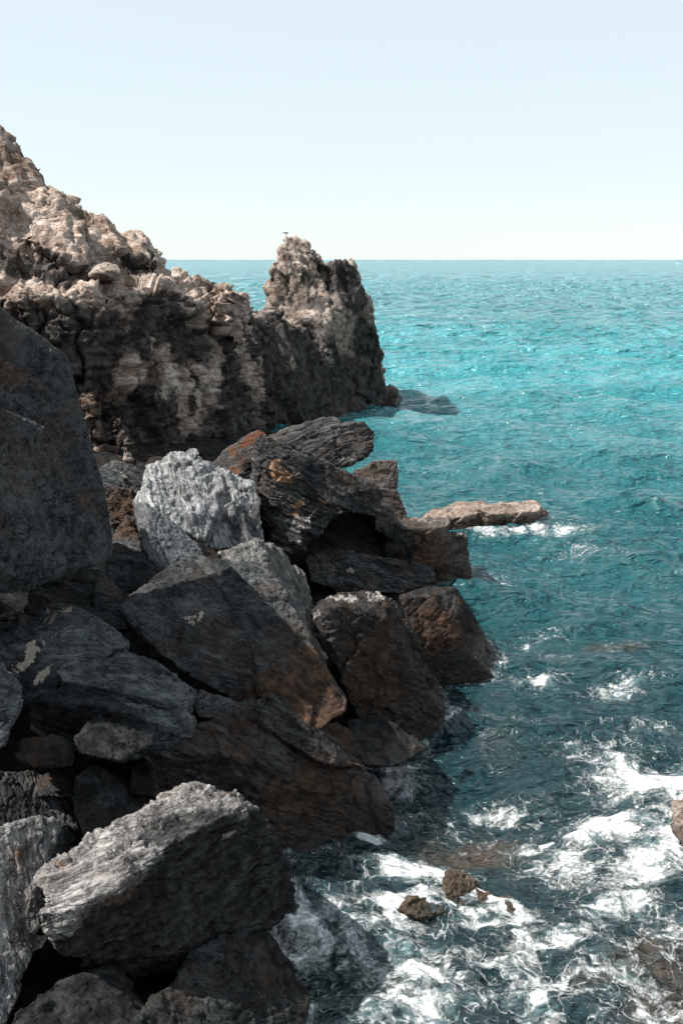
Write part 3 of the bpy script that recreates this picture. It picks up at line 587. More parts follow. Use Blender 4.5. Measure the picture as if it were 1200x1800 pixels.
rock('boulder', 'blue grey rock corner at the left edge beside the lichen streaked boulder', 'boulder', [
    front_back([(-120, 1150, 12), (-20, 1148, 12.6), (20, 1180, 12.8), (40, 1205, 12.8), (40, 1235, 12.5), (10, 1310, 11.8), (-60, 1350, 11.4), (-120, 1340, 11.3)], 1.2)], blueslate, voxel=.02, seed=54, amp=.05, fac=.06)
rock('boulder', 'broad dark boulder with a bluish stepped top in front of the lichen streaked boulder', 'boulder', [
    front_back([(96, 1178, 14.1), (132, 1150, 15.0), (215, 1143, 15.5), (262, 1160, 15.6), (345, 1214, 15.2), (346, 1224, 14.9), (312, 1238, 14.3), (240, 1224, 14.0), (110, 1196, 13.9),
                (338, 1252, 15.1), (310, 1264, 14.7), (240, 1247, 14.4), (110, 1218, 14.2)], 1.2, .92),
    front_back([(56, 1222, 13.9), (120, 1195, 14.3), (330, 1252, 14.7), (345, 1268, 14.6), (300, 1278, 13.8), (200, 1245, 13.4), (62, 1232, 13.6), (54, 1280, 13.9), (120, 1318, 13.9), (240, 1338, 14.0), (330, 1300, 14.4)], 1.6, .92),
    front_back([(180, 1225, 13.9), (250, 1240, 14.0), (330, 1275, 14.2), (320, 1290, 14.3), (240, 1270, 13.9), (180, 1245, 13.8)], .8)],
    blueslate, voxel=.022, seed=55, amp=.06, scale=1.1, strata=.04, sthick=.16, bed=(.25, .2, 1), fac=.08, soft=1, masks={'dark': [(110, 1270, 13.4, 1.0, .9, 1.6, .6)]})
rock('boulder', 'small dark block with a rusty corner tucked under the bluish stepped boulder', 'boulder', [
    front_back([(165, 1262, 13.3), (192, 1250, 13.6), (274, 1275, 13.7), (268, 1310, 13.2), (215, 1338, 12.5), (140, 1325, 12.4), (130, 1300, 12.7)], 1.0)], slate2, voxel=.02, seed=56, amp=.05, fac=.07, strata=.02, masks={'rust': [(245, 1300, 13, .14, .4)], 'dark': [(200, 1295, 13.1, 1.2, .9)]})
rock('boulder', 'thin ledge block resting at the head of the long sea washed ridge', 'boulder', [
    front_back([(335, 1225, 15.6), (352, 1212, 15.8), (424, 1240, 16), (422, 1262, 15.7), (350, 1262, 15.1)], 1.0)], slate, voxel=.02, seed=57, amp=.05, fac=.06, strata=.03)
rock('boulder', 'long dark ridge shaped boulder sloping to the sea, sunlit streak on its spine', 'boulder', [
    front_back([(262, 1305, 14.4), (330, 1285, 15.0), (420, 1262, 16.0), (478, 1215, 16.6), (520, 1240, 16.6), (600, 1300, 16.8), (665, 1380, 16.8), (690, 1415, 16.5), (692, 1465, 16.5), (620, 1500, 15.9), (530, 1535, 15.3), (400, 1480, 14.5), (280, 1400, 14.0), (245, 1320, 13.9), (430, 1330, 14.9), (560, 1370, 15.6)], 2.0, .9),
    front_back([(478, 1212, 16.5), (500, 1225, 16.4), (640, 1352, 16.1), (560, 1340, 15.5), (440, 1262, 15.6)], 1.2)],
    rock_mat('ridge', (0.010, 0.010, 0.011), (0.029, 0.029, 0.028), (0.108, 0.104, 0.099), bed=(.55, .35, .9), layer=1, brown=.5), voxel=.023, seed=58, amp=.11, scale=.9, strata=.05, sthick=.24, bed=(.45, .45, .9), fac=.10, fscale=.8, crack=.02, soft=2,
    masks={'brown': [(560, 1400, 15.4, 1.3, .6, 1.6, .8), (650, 1450, 15.8, 1, .7), (420, 1330, 14.6, .8, .4)], 'pale': [(560, 1300, 16, .35, .3, 2, 1)], 'rust': [(620, 1370, 16, .3, .45, 1.5, .6)]})  # pale spot paints the sun streak along the spine
rock('stone', 'upright egg shaped dark stone behind the sunlit foreground boulder', 'stone', [
    front_back(near_(1.05, [(228, 1395, 13.1), (232, 1350, 13.5), (255, 1333, 13.7), (274, 1345, 13.6), (278, 1400, 13)]), .6)], slate2, voxel=.018, seed=59, amp=.04, fac=.05)
rock('boulder', 'smooth dark wedge lying behind the sunlit foreground boulder', 'boulder', [
    front_back(near_(1.1, [(132, 1366, 12.4), (158, 1345, 12.8), (185, 1352, 12.9), (272, 1402, 12.8), (250, 1440, 12.2), (150, 1470, 11.5), (128, 1430, 11.8)]), 1.0)], slate, voxel=.018, seed=60, amp=.04, fac=.05, strata=.012, masks={'rust': near_(1.1, [(136, 1395, 12.2, .16, .5)])})
rock('stone', 'dark stone with an orange tip above the striped rock at the left edge', 'stone', [
    front_back(near_(1.08, [(64, 1375, 12.6), (95, 1350, 13), (135, 1355, 13.1), (130, 1400, 12.4), (70, 1400, 12.2)]), .7)], slate2, voxel=.018, seed=61, amp=.04, fac=.05, masks={'rust': near_(1.08, [(85, 1358, 12.8, .16, .9, 2, .6)])})
rock('boulder', 'rounded dark rock sunk in the gap between the stepped boulder and the left edge', 'boulder', [
    front_back([(40, 1300, 12.9), (90, 1290, 13.2), (130, 1305, 13.2), (128, 1345, 12.7), (60, 1350, 12.4), (25, 1330, 12.5)], .9)], slate2, voxel=.022, seed=62, amp=.06, fac=.07)
rock('boulder', 'dark banded rock with grooves above the sunlit strip at the left edge', 'boulder', [
    front_back(near_(1.13, [(-120, 1370, 11), (0, 1356, 11.8), (60, 1352, 12.2), (100, 1370, 12.3), (142, 1440, 11.9), (150, 1470, 11.5), (100, 1520, 10.9), (0, 1500, 10.5), (-120, 1480, 10.2)]), 1.2)],
    slate, voxel=.018, seed=63, amp=.05, strata=.035, sthick=.12, bed=(.9, .3, .3), fac=.06, soft=1, masks={'rust': near_(1.13, [(50, 1400, 11.9, .12, .6)]), 'dark': near_(1.13, [(40, 1420, 11.6, .6, .4)])})
rock('boulder', 'ribbed sunlit rock strip standing upright at the left edge beside the foreground boulder', 'boulder', [
    front_back([(-150, 1500, 9.8), (-20, 1500, 10.5), (20, 1450, 11.1), (60, 1438, 11.4), (104, 1442, 11.6), (98, 1480, 11.3), (72, 1540, 10.8), (66, 1600, 10.4), (55, 1680, 9.9), (30, 1760, 9.5), (0, 1820, 9.2), (-150, 1850, 8.7)], 1.3, .9)],
    rock_mat('striped', (0.040, 0.040, 0.040), (0.150, 0.145, 0.145), (0.42, 0.41, 0.40), bed=(.95, .3, .2), layer=1.3, brown=.35), voxel=.016, seed=64, amp=.06, strata=.045, sthick=.11, bed=(.95, .25, .3), fac=.06, fscale=2, soft=1,
    masks={'brown': [(20, 1510, 10.7, .25, .6, .8, 1.6), (60, 1480, 11, .2, .5)], 'rust': [(50, 1465, 11.2, .12, .5)]})
# the sunlit foreground boulder
rock('boulder', 'big foreground boulder with a bright sunlit flaky top and brown front painted dark with shade', 'boulder', [
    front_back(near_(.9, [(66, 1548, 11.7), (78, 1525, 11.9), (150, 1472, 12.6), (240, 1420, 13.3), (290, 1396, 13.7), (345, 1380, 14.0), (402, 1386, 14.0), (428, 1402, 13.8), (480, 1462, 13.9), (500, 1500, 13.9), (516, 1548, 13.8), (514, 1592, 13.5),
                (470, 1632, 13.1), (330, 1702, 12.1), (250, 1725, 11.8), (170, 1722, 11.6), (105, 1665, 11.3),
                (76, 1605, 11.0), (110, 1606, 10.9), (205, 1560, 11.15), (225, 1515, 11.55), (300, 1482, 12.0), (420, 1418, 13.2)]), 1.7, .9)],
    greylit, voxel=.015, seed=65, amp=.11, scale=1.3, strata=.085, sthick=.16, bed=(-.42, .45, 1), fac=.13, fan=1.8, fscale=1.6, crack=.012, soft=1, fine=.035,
    masks={'dark': near_(.9, [(360, 1590, 12.4, 1.4, 1.3, 1.2, 1), (280, 1650, 11.8, 1.2, 1.3, 1.4, 1), (300, 1650, 12.2, 1.7, 1.5, 1.4, .75), (400, 1560, 12.9, 1.2, 1.5, 1.2, .8), (460, 1540, 13.4, 1.0, 1.3), (180, 1660, 11.5, .9, 1.2), (450, 1480, 13.6, .6, 1.1)]),  # dark spots paint the shade of the front face into the stone
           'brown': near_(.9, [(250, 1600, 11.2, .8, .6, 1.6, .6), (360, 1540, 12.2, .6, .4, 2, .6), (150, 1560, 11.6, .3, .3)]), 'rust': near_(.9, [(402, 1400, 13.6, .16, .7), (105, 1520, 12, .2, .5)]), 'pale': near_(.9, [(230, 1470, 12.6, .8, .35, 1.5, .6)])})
rock('boulder', 'dark wet boulder at the bottom of the view beneath the foreground boulder beside the foam', 'boulder', [
    front_back(near_(0.93, [(330, 1700, 11.2), (385, 1640, 12.0), (470, 1635, 12.4), (500, 1680, 12.2), (546, 1745, 11.8), (540, 1790, 11.4), (500, 1850, 10.8), (380, 1900, 9.8), (240, 1880, 9.5), (230, 1800, 9.9)]), 1.6, .9)],
    slate2, voxel=.02, seed=66, amp=.09, fac=.1, strata=.03, bed=(.4, .2, 1), masks={'brown': near_(0.93, [(440, 1700, 11.8, .8, .4)])})
rock('boulder', 'dark rock in the lower left corner under the foreground boulder', 'boulder', [
    front_back(near_(0.95, [(20, 1780, 9.6), (100, 1720, 10.3), (200, 1700, 10.7), (255, 1760, 10.5), (260, 1830, 9.8), (120, 1880, 9.0), (0, 1860, 9.0)]), 1.2)], slate2, voxel=.022, seed=67, amp=.08, fac=.09, masks={'dark': near_(0.95, [(150, 1790, 10, 1.2, .8)])})
rock('boulder', 'dark rock wedged beside the right end of the foreground boulder at the water', 'boulder', [
    front_back([(440, 1610, 13.2), (495, 1600, 13.6), (518, 1620, 13.4), (512, 1665, 12.8), (450, 1670, 12.4)], 1.0)], darkbrown, voxel=.02, seed=68, amp=.06, fac=.08, masks={'dark': [(480, 1630, 13, 1, .8)]})
rock('stone', 'black wet stone awash just right of the bottom dark boulder', 'stone', [
    front_back([(505, 1680, 12.7), (540, 1668, 12.9), (566, 1690, 12.8), (560, 1730, 12.3), (520, 1730, 12.2)], .6)], darkbrown, voxel=.02, seed=69, amp=.05, fac=.06, masks={'dark': [(535, 1700, 12.6, 1, 1)]})
# stones in the surf
rock('stone', 'brown jagged stone splashed by foam in the surf', 'stone', [
    front_back(near_(.965, [(776, 1545, 14.6), (784, 1530, 14.8), (806, 1527, 14.9), (838, 1545, 14.9), (860, 1570, 14.8), (862, 1590, 14.5), (838, 1615, 14.0), (800, 1610, 13.9), (782, 1575, 14.2)]), .7),
    front_back(near_(.955, [(695, 1600, 14), (715, 1580, 14.2), (765, 1572, 14.4), (790, 1600, 14.1), (740, 1618, 13.8)]), .6),
    front_back(near_(.962, [(835, 1560, 14.5), (862, 1572, 14.6), (872, 1598, 14.2), (840, 1612, 14)]), .5)],
    smallm, voxel=.016, seed=71, amp=.05, scale=2, fac=.09, fscale=2.2, crack=.02, soft=1, pits=.02)
rock('stone', 'low brown stone just right of the splashed jagged stone', 'stone', [
    front_back(near_(.955, [(866, 1590, 14.3), (880, 1574, 14.5), (900, 1578, 14.6), (915, 1592, 14.4), (900, 1606, 14.1)]), .4)], smallm, voxel=.014, seed=72, amp=.04, fac=.06, fscale=2)
rock('stone', 'pale barnacled rock cut off by the right edge in the foam', 'stone', [
    front_back(near_(.965, [(1182, 1440, 16.4), (1188, 1408, 16.9), (1215, 1395, 17.2), (1260, 1410, 17.2), (1270, 1480, 16), (1200, 1482, 15.7), (1180, 1465, 16)]), .8)],
    flatm, voxel=.02, seed=73, amp=.08, fac=.12, fscale=2, pits=.03, masks={'pale': [(1195, 1440, 16.4, .5, .5)]})

# ------------------------------------------------------------------ rocky ground under the boulders
shore = [(13, 6, -1.2), (11.3, -1, -1.0)]
sp = [wat(500, 1800), wat(490, 1700), wat(440, 1600), wat(470, 1530), wat(600, 1480), wat(600, 1420), wat(520, 1330), wat(640, 1290), wat(740, 1250), wat(740, 1130), wat(760, 1020), wat(660, 940), wat(560, 850), wat(500, 780)]
SX = [p[0] for p in sp]; SYs = [p[1] for p in sp]
gx = np.arange(-34, 8, .16); gy = np.arange(4, 66, .16)
X, Yg = np.meshgrid(gx, gy)
P = np.stack([X.ravel(), Yg.ravel(), np.zeros(X.size)], 1)
xs = np.interp(P[:, 1], SYs, SX, left=SX[0] + .1, right=SX[-1])
xs = np.where(P[:, 1] > SYs[-1], np.interp(P[:, 1], [SYs[-1], 60], [SX[-1], -5]), xs)
dd = xs - P[:, 0]
z = -.9 + np.clip(dd + .9, -3, 40) * .9
z = np.minimum(z, .5 + .20 * dd)
z += .5 * fbm(P * .8, 4, 3) + .35 * facets(P * 1.1, 5)[0]
z = np.where(dd < -1.2, -2.2, z)
P[:, 2] = z
ny, nx = X.shape
ii = np.arange(ny * nx).reshape(ny, nx)
quads = np.stack([ii[:-1, :-1], ii[:-1, 1:], ii[1:, 1:], ii[1:, :-1]], -1).reshape(-1)
zero = np.zeros(len(P), np.float32)
gm = make_mesh('ground', P, np.full(len(quads) // 4, 4), quads, {k: zero for k in ('rust', 'brown', 'dark', 'pale')})
go = bpy.data.objects.new('ground', gm); C.objects.link(go); go['kind'] = 'structure'
gm.materials.append(rock_mat('rubble_ground', (0.006, 0.006, 0.007), (0.018, 0.018, 0.018), (0.04, 0.04, 0.04), brown=.3))

# ------------------------------------------------------------------ shards wedged in the gaps
rnd = random.Random(9)
bm = bmesh.new()
for k in range(900):
    j = rnd.randrange(len(P))
    c = P[j]
    if not (9 < c[1] < 34 and 0.3 < dd[j] < 7): continue
    r = rnd.uniform(.06, .28) * rnd.uniform(.5, 1.2)
    ax = [rnd.uniform(.5, 1.4) for _ in range(3)]
    b2 = hull_bm([(c[0] + rnd.uniform(-1, 1) * r * ax[0], c[1] + rnd.uniform(-1, 1) * r * ax[1], c[2] + .03 + rnd.uniform(-.8, .9) * r * ax[2]) for _ in range(11)])
    t = bpy.data.meshes.new('t'); b2.to_mesh(t); bm.from_mesh(t); b2.free(); bpy.data.meshes.remove(t)
rbm = bpy.data.meshes.new('rubble'); bm.to_mesh(rbm); bm.free()
for k in ('rust', 'brown', 'dark', 'pale'): rbm.attributes.new(k, 'FLOAT', 'POINT')
ro = bpy.data.objects.new('rubble', rbm); C.objects.link(ro); ro['kind'] = 'stuff'; ro['label'] = 'dark shards of broken stone wedged in the gaps between the boulders'; ro['category'] = 'rubble'
rbm.materials.append(slate2)

# ------------------------------------------------------------------ loose pebbles in the gap under the pitted slab
rnd = random.Random(4)
bm = bmesh.new()
for k in range(150):
    c = pt(rnd.uniform(-40, 52), 1118, 16.4) + np.array([0, rnd.uniform(-.9, .8), 0])
    r = rnd.uniform(.03, .10)
    c[2] = pt(20, 1112, 16.4)[2] - .1 + rnd.uniform(-.03, .12) + (c[1] - 16.4) * .1
    b2 = hull_bm([(c[0] + rnd.uniform(-1, 1) * r * 1.4, c[1] + rnd.uniform(-1, 1) * r, c[2] + rnd.uniform(-.7, .7) * r) for _ in range(12)])
    t = bpy.data.meshes.new('t'); b2.to_mesh(t); bm.from_mesh(t); b2.free(); bpy.data.meshes.remove(t)
pm = bpy.data.meshes.new('pebbles'); bm.to_mesh(pm); bm.free()
for k in ('rust', 'brown', 'dark', 'pale'): pm.attributes.new(k, 'FLOAT', 'POINT')
po = bpy.data.objects.new('pebbles', pm); C.objects.link(po); po['kind'] = 'stuff'; po['label'] = 'loose pale and brown pebbles on the ledge under the pitted slab'; po['category'] = 'pebbles'
pm.materials.append(rock_mat('pebble', (0.10, 0.08, 0.07), (0.28, 0.23, 0.20), (0.45, 0.40, 0.36), fine=3, layer=0, brown=.6))
rock('boulder', 'flat dark ledge carrying the loose pebbles at the left edge', 'boulder', [
    front_back([(-80, 1120, 15.2), (40, 1120, 15.6), (70, 1100, 16.6), (60, 1085, 17.6), (-80, 1082, 17.4), (-80, 1180, 15), (60, 1180, 15.2)], .8)], slate2, voxel=.035, seed=74, amp=.05, fac=.05)

# ------------------------------------------------------------------ the sea
rs = [6.0]
while rs[-1] < 40000:
    r = rs[-1]
    d = max(.028, r * r / 11500)
    if r < 160: d = min(d, .36)
    elif r < 400: d = min(d, 1.2)
    elif r < 1600: d = min(d, 1.2 + (r - 400) * .008)
    d = min(d, r * .05)
    rs.append(r + d)
rs = np.array(rs); th = np.radians(np.linspace(-38, 38, 900))
Rg, T = np.meshgrid(rs, th, indexing='ij')
sx = (Rg * np.sin(T)).ravel(); sy = (Rg * np.cos(T)).ravel()
drow = np.repeat(np.gradient(rs), len(th))
hz = np.zeros(len(sx)); ox = np.zeros(len(sx)); oy = np.zeros(len(sx))
rg = np.random.RandomState(11)
shal = sstep(60, 16, sy)       # the swell flattens and gets choppier inshore
for k in range(64):
    lam = 0.35 * (28 / 0.35) ** (k / 63.0) * rg.uniform(.92, 1.08)
    ang = rg.normal(0, .55) + math.radians(-108)
    kx, ky = math.cos(ang) * 2 * math.pi / lam, math.sin(ang) * 2 * math.pi / lam
    a = 0.0125 * lam ** .80 * rg.uniform(.5, 1.2) * (1.35 if lam < 3 else 1.3)
    if lam > 7: a *= (7 / lam) ** 1.2
    fade = sstep(2.2, 4.5, lam / drow)
    ph = kx * sx + ky * sy + rg.uniform(0, 6.28)
    c, s = np.cos(ph), np.sin(ph)
    hz += a * fade * c
    q = .75 * a * fade * s
    ox -= q * math.cos(ang); oy -= q * math.sin(ang)
pos = np.stack([sx, sy, np.zeros(len(sx))], 1)
near = sy < 45
grp = np.ones(len(sx)); grp[near] = 1 + .8 * vnoise(pos[near] * .16, 5)
chop = np.zeros(len(sx)); chop[near] = (ridged(pos[near] * np.array([.55, .8, 1]) + .5 * fbm(pos[near] * .5, 2, 7)[:, None], 4, 6) - .5) * .22 * sstep(30, 16, sy[near])
hz = hz * grp * (1 - .25 * shal) + chop
def wblob(lst):
    v = np.zeros(len(sx))
    for px, py, rx, ry, s, *rot in lst:
        c = wat(px, py)
        rr = wat(px + rx, py)[0] - c[0]
        ryy = abs(wat(px, py - ry)[1] - wat(px, py + ry)[1]) / 2
        dx, dy = sx - c[0], sy - c[1]
        a = math.radians(rot[0]) if rot else 0
        u = (dx * math.cos(a) + dy * math.sin(a)) / rr; w = (-dx * math.sin(a) + dy * math.cos(a)) / ryy
        v = np.maximum(v, s * np.exp(-(u * u + w * w) * 1.1))
    return v
foam = wblob([(1000, 1760, 330, 90, .80), (760, 1720, 120, 110, .88), (620, 1650, 90, 80, .6), (1180, 1640, 200, 120, .55), (980, 1640, 230, 50, .72), (780, 1490, 70, 30, .9), (720, 1500, 70, 40, 1.0),
              (1000, 1430, 210, 32, .85), (1150, 1370, 130, 50, .92), (1120, 1500, 130, 40, .75), (820, 1395, 150, 30, .72), (730, 1385, 60, 22, .9), (1100, 1320, 160, 30, .6), (690, 1400, 22, 60, .75), (620, 1345, 60, 22, .78), (560, 1330, 30, 18, .6), (655, 1500, 60, 30, .85), (550, 1560, 40, 50, .35),
              (1180, 1460, 90, 50, .85), (900, 1590, 70, 18, .9), (700, 1610, 80, 30, .8), (830, 1600, 60, 16, .9), (560, 1760, 50, 50, .42), (650, 1790, 90, 50, .6), (1010, 1480, 120, 60, .62), (1080, 1560, 120, 60, .62), (870, 1700, 120, 60, .72),
              (915, 938, 60, 9, 1.0), (990, 935, 70, 13, .62), (860, 945, 60, 8, .6), (1040, 975, 110, 16, .42), (960, 915, 20, 8, .9), (950, 1195, 60, 14, .72), (1090, 1210, 90, 22, .58), (980, 1150, 100, 14, .46), (960, 1120, 90, 14, .42), (1000, 1040, 120, 22, .34), (870, 1010, 60, 14, .4), (900, 1260, 140, 26, .36), (1120, 1270, 140, 24, .48), (700, 735, 30, 6, .5), (670, 735, 30, 6, .45)])
bed = wblob([(1080, 1140, 90, 18, .9), (1000, 1170, 80, 14, .5), (840, 1440, 150, 40, .9), (1140, 1690, 130, 60, .95), (1060, 1720, 80, 30, .7), (1180, 1760, 120, 60, .9), (720, 1590, 70, 30, .8), (800, 1470, 100, 30, .6), (560, 1800, 100, 40, .5), (960, 1300, 200, 30, .25)])
# white wash hugging every stone at the waterline
G_ = .06
occ = np.zeros((1300, 500), np.float32)      # y 4..82, x -18..12
for o in C.objects:
    if o.type == 'MESH' and o.name.split('.')[0] in ('boulder', 'stone', 'cliff', 'sea_stack'):
        v = np.empty(len(o.data.vertices) * 3, np.float32); o.data.vertices.foreach_get('co', v); v = v.reshape(-1, 3) + np.array(o.location)
        v = v[np.abs(v[:, 2]) < .2]
        iy = ((v[:, 1] - 4) / G_).astype(int); ix = ((v[:, 0] + 18) / G_).astype(int)
        k_ = (iy >= 0) & (iy < 1300) & (ix >= 0) & (ix < 500)
        occ[iy[k_], ix[k_]] = 1
def blur(a, r):
    for ax in (0, 1):
        c = np.cumsum(np.concatenate([np.zeros_like(a.take([0], ax)), a], ax), ax); n = a.shape[ax]
        hi = np.clip(np.arange(n) + r + 1, 0, n); lo = np.clip(np.arange(n) - r, 0, n)
        a = (c.take(hi, ax) - c.take(lo, ax)) / (2 * r + 1)
    return a
wash_ = np.clip(blur(blur(np.minimum(occ * 3, 1), 3), 4) * 3.2, 0, 1)
iy = np.clip(((sy - 4) / G_).astype(int), 0, 1299); ix = np.clip(((sx + 18) / G_).astype(int), 0, 499)
wash = np.where((sy < 80) & (sx > -18) & (sx < 11.9), wash_[iy, ix], 0)
foam = np.maximum(foam, wash * np.where(sy < 60, .95, .5) * (.72 + .6 * vnoise(np.stack([sx * .9, sy * .9, sy * 0], 1), 44)))
shallow = np.clip(sstep(34, 13, sy + .35 * sx), 0, 1)
pos[:, 0] += ox; pos[:, 1] += oy; pos[:, 2] = hz + .05 * np.clip(foam - .3, 0, 1)
nr_, nc = len(rs), len(th)
ii = np.arange(nr_ * nc).reshape(nr_, nc)
quads = np.stack([ii[:-1, :-1], ii[1:, :-1], ii[1:, 1:], ii[:-1, 1:]], -1).reshape(-1)
quads = quads.reshape(-1, 4)[:, ::-1].reshape(-1)
sea = make_mesh('sea', pos, np.full(len(quads) // 4, 4), quads, {'foam': foam, 'bed': bed, 'shallow': shallow})
seao = bpy.data.objects.new('sea', sea); C.objects.link(seao); seao['kind'] = 'structure'

t = NT('sea_water')
g = t.n('NewGeometry').outputs['Position']
sxyz = t.n('SeparateXYZ', {0: g})
dist = t.n('VectorMath', {0: g}, operation='LENGTH').outputs['Value']
flat = t.comb(sxyz.outputs[0], sxyz.outputs[1], 0.0)
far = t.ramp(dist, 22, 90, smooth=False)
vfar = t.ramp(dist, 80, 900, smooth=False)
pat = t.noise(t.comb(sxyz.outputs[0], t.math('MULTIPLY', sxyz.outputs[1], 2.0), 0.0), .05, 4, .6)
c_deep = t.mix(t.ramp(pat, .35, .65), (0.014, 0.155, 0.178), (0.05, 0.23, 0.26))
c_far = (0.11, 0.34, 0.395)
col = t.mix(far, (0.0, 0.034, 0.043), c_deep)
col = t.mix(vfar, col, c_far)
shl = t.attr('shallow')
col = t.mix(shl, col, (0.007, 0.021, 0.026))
bedn = t.math('ADD', t.attr('bed'), t.math('MULTIPLY', t.math('SUBTRACT', t.noise(flat, 1.3, 5, .65), .5), 1.1))
col = t.mix(t.math('MULTIPLY', t.ramp(bedn, .35, 1.0), .65), col, t.mix(t.noise(flat, 4, 4), (0.03, 0.022, 0.016), (0.10, 0.062, 0.04)))
# foam: warped threads and rafts, thickness set by the mesh's foam amount
w1 = t.n('VectorMath', {0: t.n('TexNoise', {'Vector': flat, 'Scale': .55, 'Detail': 4, 'Roughness': .6}).outputs['Color'], 1: (.5, .5, .5)}, operation='SUBTRACT').outputs[0]
w2 = t.n('VectorMath', {0: t.n('TexNoise', {'Vector': flat, 'Scale': 2.6, 'Detail': 3, 'Roughness': .6}).outputs['Color'], 1: (.5, .5, .5)}, operation='SUBTRACT').outputs[0]
fw = t.vadd(t.vadd(flat, t.vscale(w1, 1.8)), t.vscale(w2, .22))
fw = t.n('VectorMath', {0: fw, 1: (1, 1.35, 1)}, operation='MULTIPLY').outputs[0]
fa = t.attr('foam')
raft = t.noise(t.vadd(fw, (5, 9, 2)), .7, 6, .62)
dens = t.math('MULTIPLY', fa, t.ramp(raft, .32, .62, .2, 1.5))
def thread(sc_, off, k, det=3):
    n = t.noise(t.vadd(fw, off), sc_, det, .55)
    a_ = t.math('ABSOLUTE', t.math('SUBTRACT', n, .5))
    w_ = t.math('MULTIPLY', t.math('POWER', dens, 1.6), k)
    return t.math('SUBTRACT', 1.0, t.math('DIVIDE', a_, t.math('ADD', w_, .0005)), clamp=True)
def lace(sc_, off, k):
    v = t.n('TexVoronoi', {'Vector': t.vadd(fw, off), 'Scale': sc_, 'Randomness': 1.0}, feature='DISTANCE_TO_EDGE').outputs['Distance']
    return t.math('SUBTRACT', 1.0, t.math('DIVIDE', v, t.math('ADD', t.math('MULTIPLY', t.math('POWER', dens, 1.5), k), .001)), clamp=True)
th1, th3 = thread(.9, (3, 7, 1), .085), thread(5.5, (1, 17, 3), .055, 4)
th2 = t.math('MAXIMUM', lace(1.7, (13, 1, 5), .20), t.math('MULTIPLY', lace(4.2, (3, 21, 5), .20), .45))
rb_ = t.noise(t.vadd(fw, (2, 4, 8)), 1.5, 9, .72)
fb = t.ramp(t.math('ADD', rb_, t.math('MULTIPLY', dens, .33)), .635, .90)
brk = t.ramp(t.noise(t.vadd(flat, (4, 2, 6)), 5.5, 5, .72), .34, .58, .22, 1.0)
fm = t.math('MULTIPLY', t.math('MAXIMUM', t.math('MULTIPLY', th1, .70), t.math('MULTIPLY', th2, .60)), brk)
fm = t.math('MAXIMUM', fm, fb)
fm = t.math('ADD', fm, t.math('MULTIPLY', th3, .22))
fm = t.math('ADD', fm, t.math('MULTIPLY', t.math('SUBTRACT', t.noise(flat, 13, 5, .7), .5), 1.1))
fm = t.ramp(fm, .10, .95)
fm = t.math('MULTIPLY', fm, t.ramp(fa, .10, .3))
# scattered breaking specks on the open water
wc = t.noise(t.comb(t.math('MULTIPLY', sxyz.outputs[0], 1.0), t.math('MULTIPLY', sxyz.outputs[1], 2.2), 0.0), 1.1, 6, .72)
spot = t.math('MULTIPLY', t.ramp(wc, .64, .70), t.ramp(dist, 14, 40))
fm = t.math('MAXIMUM', fm, t.math('MULTIPLY', spot, .6))
froth = t.noise(flat, 22, 4, .7)
fcol = t.mix(t.ramp(froth, .3, .7), (0.50, 0.55, 0.57), (0.80, 0.81, 0.81))
milk = t.math('MULTIPLY', t.ramp(t.noise(t.vadd(fw, (9, 9, 1)), 1.1, 5, .6), .40, .68), t.ramp(dens, .25, 1.1))
col = t.mix(t.math('MULTIPLY', milk, .6), col, (.22, .36, .38))
colf = t.mix(fm, col, fcol)
def band(sc_, ay, w, det=2):
    v = t.comb(t.math('ADD', sxyz.outputs[0], t.math('MULTIPLY', sxyz.outputs[1], .25)), t.math('MULTIPLY', sxyz.outputs[1], ay), 0.0)
    return t.math('MULTIPLY', t.math('MULTIPLY', t.noise(v, sc_, det, .6, .3), 1.0 / sc_), w)
def bell(a, b, c, d):
    return t.math('MULTIPLY', t.ramp(dist, a, b, smooth=False), t.ramp(dist, c, d, 1, 0, False))
hh = t.math('ADD', band(5.0, 1.5, t.ramp(dist, 22, 45, .65, 0, False)), band(2.0, 1.8, t.ramp(dist, 40, 90, 1.15, 0, False)))
hh = t.math('ADD', hh, band(.8, 2.2, t.math('MULTIPLY', bell(25, 60, 180, 400), .75)))
hh = t.math('ADD', hh, band(.25, 2.6, t.math('MULTIPLY', bell(80, 220, 900, 3000), 1.6)))
hh = t.math('ADD', hh, band(.05, 3, t.ramp(dist, 250, 900, 0, 2.2, False)))
b1 = t.n('Bump', {'Strength': 1.0, 'Distance': 1.0, 'Height': hh})
b2 = t.n('Bump', {'Strength': .9, 'Distance': .05, 'Height': t.math('ADD', fm, t.math('MULTIPLY', froth, .4)), 'Normal': b1.outputs[0]})
rdist = t.ramp(dist, 15, 400, .06, .2, False)
rough = t.math('ADD', rdist, t.math('MULTIPLY', fm, t.math('SUBTRACT', .75, rdist)))
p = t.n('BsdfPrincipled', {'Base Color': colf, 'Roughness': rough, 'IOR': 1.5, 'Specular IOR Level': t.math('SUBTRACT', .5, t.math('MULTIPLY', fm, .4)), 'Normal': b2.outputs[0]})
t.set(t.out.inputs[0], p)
sea.materials.append(t.m)

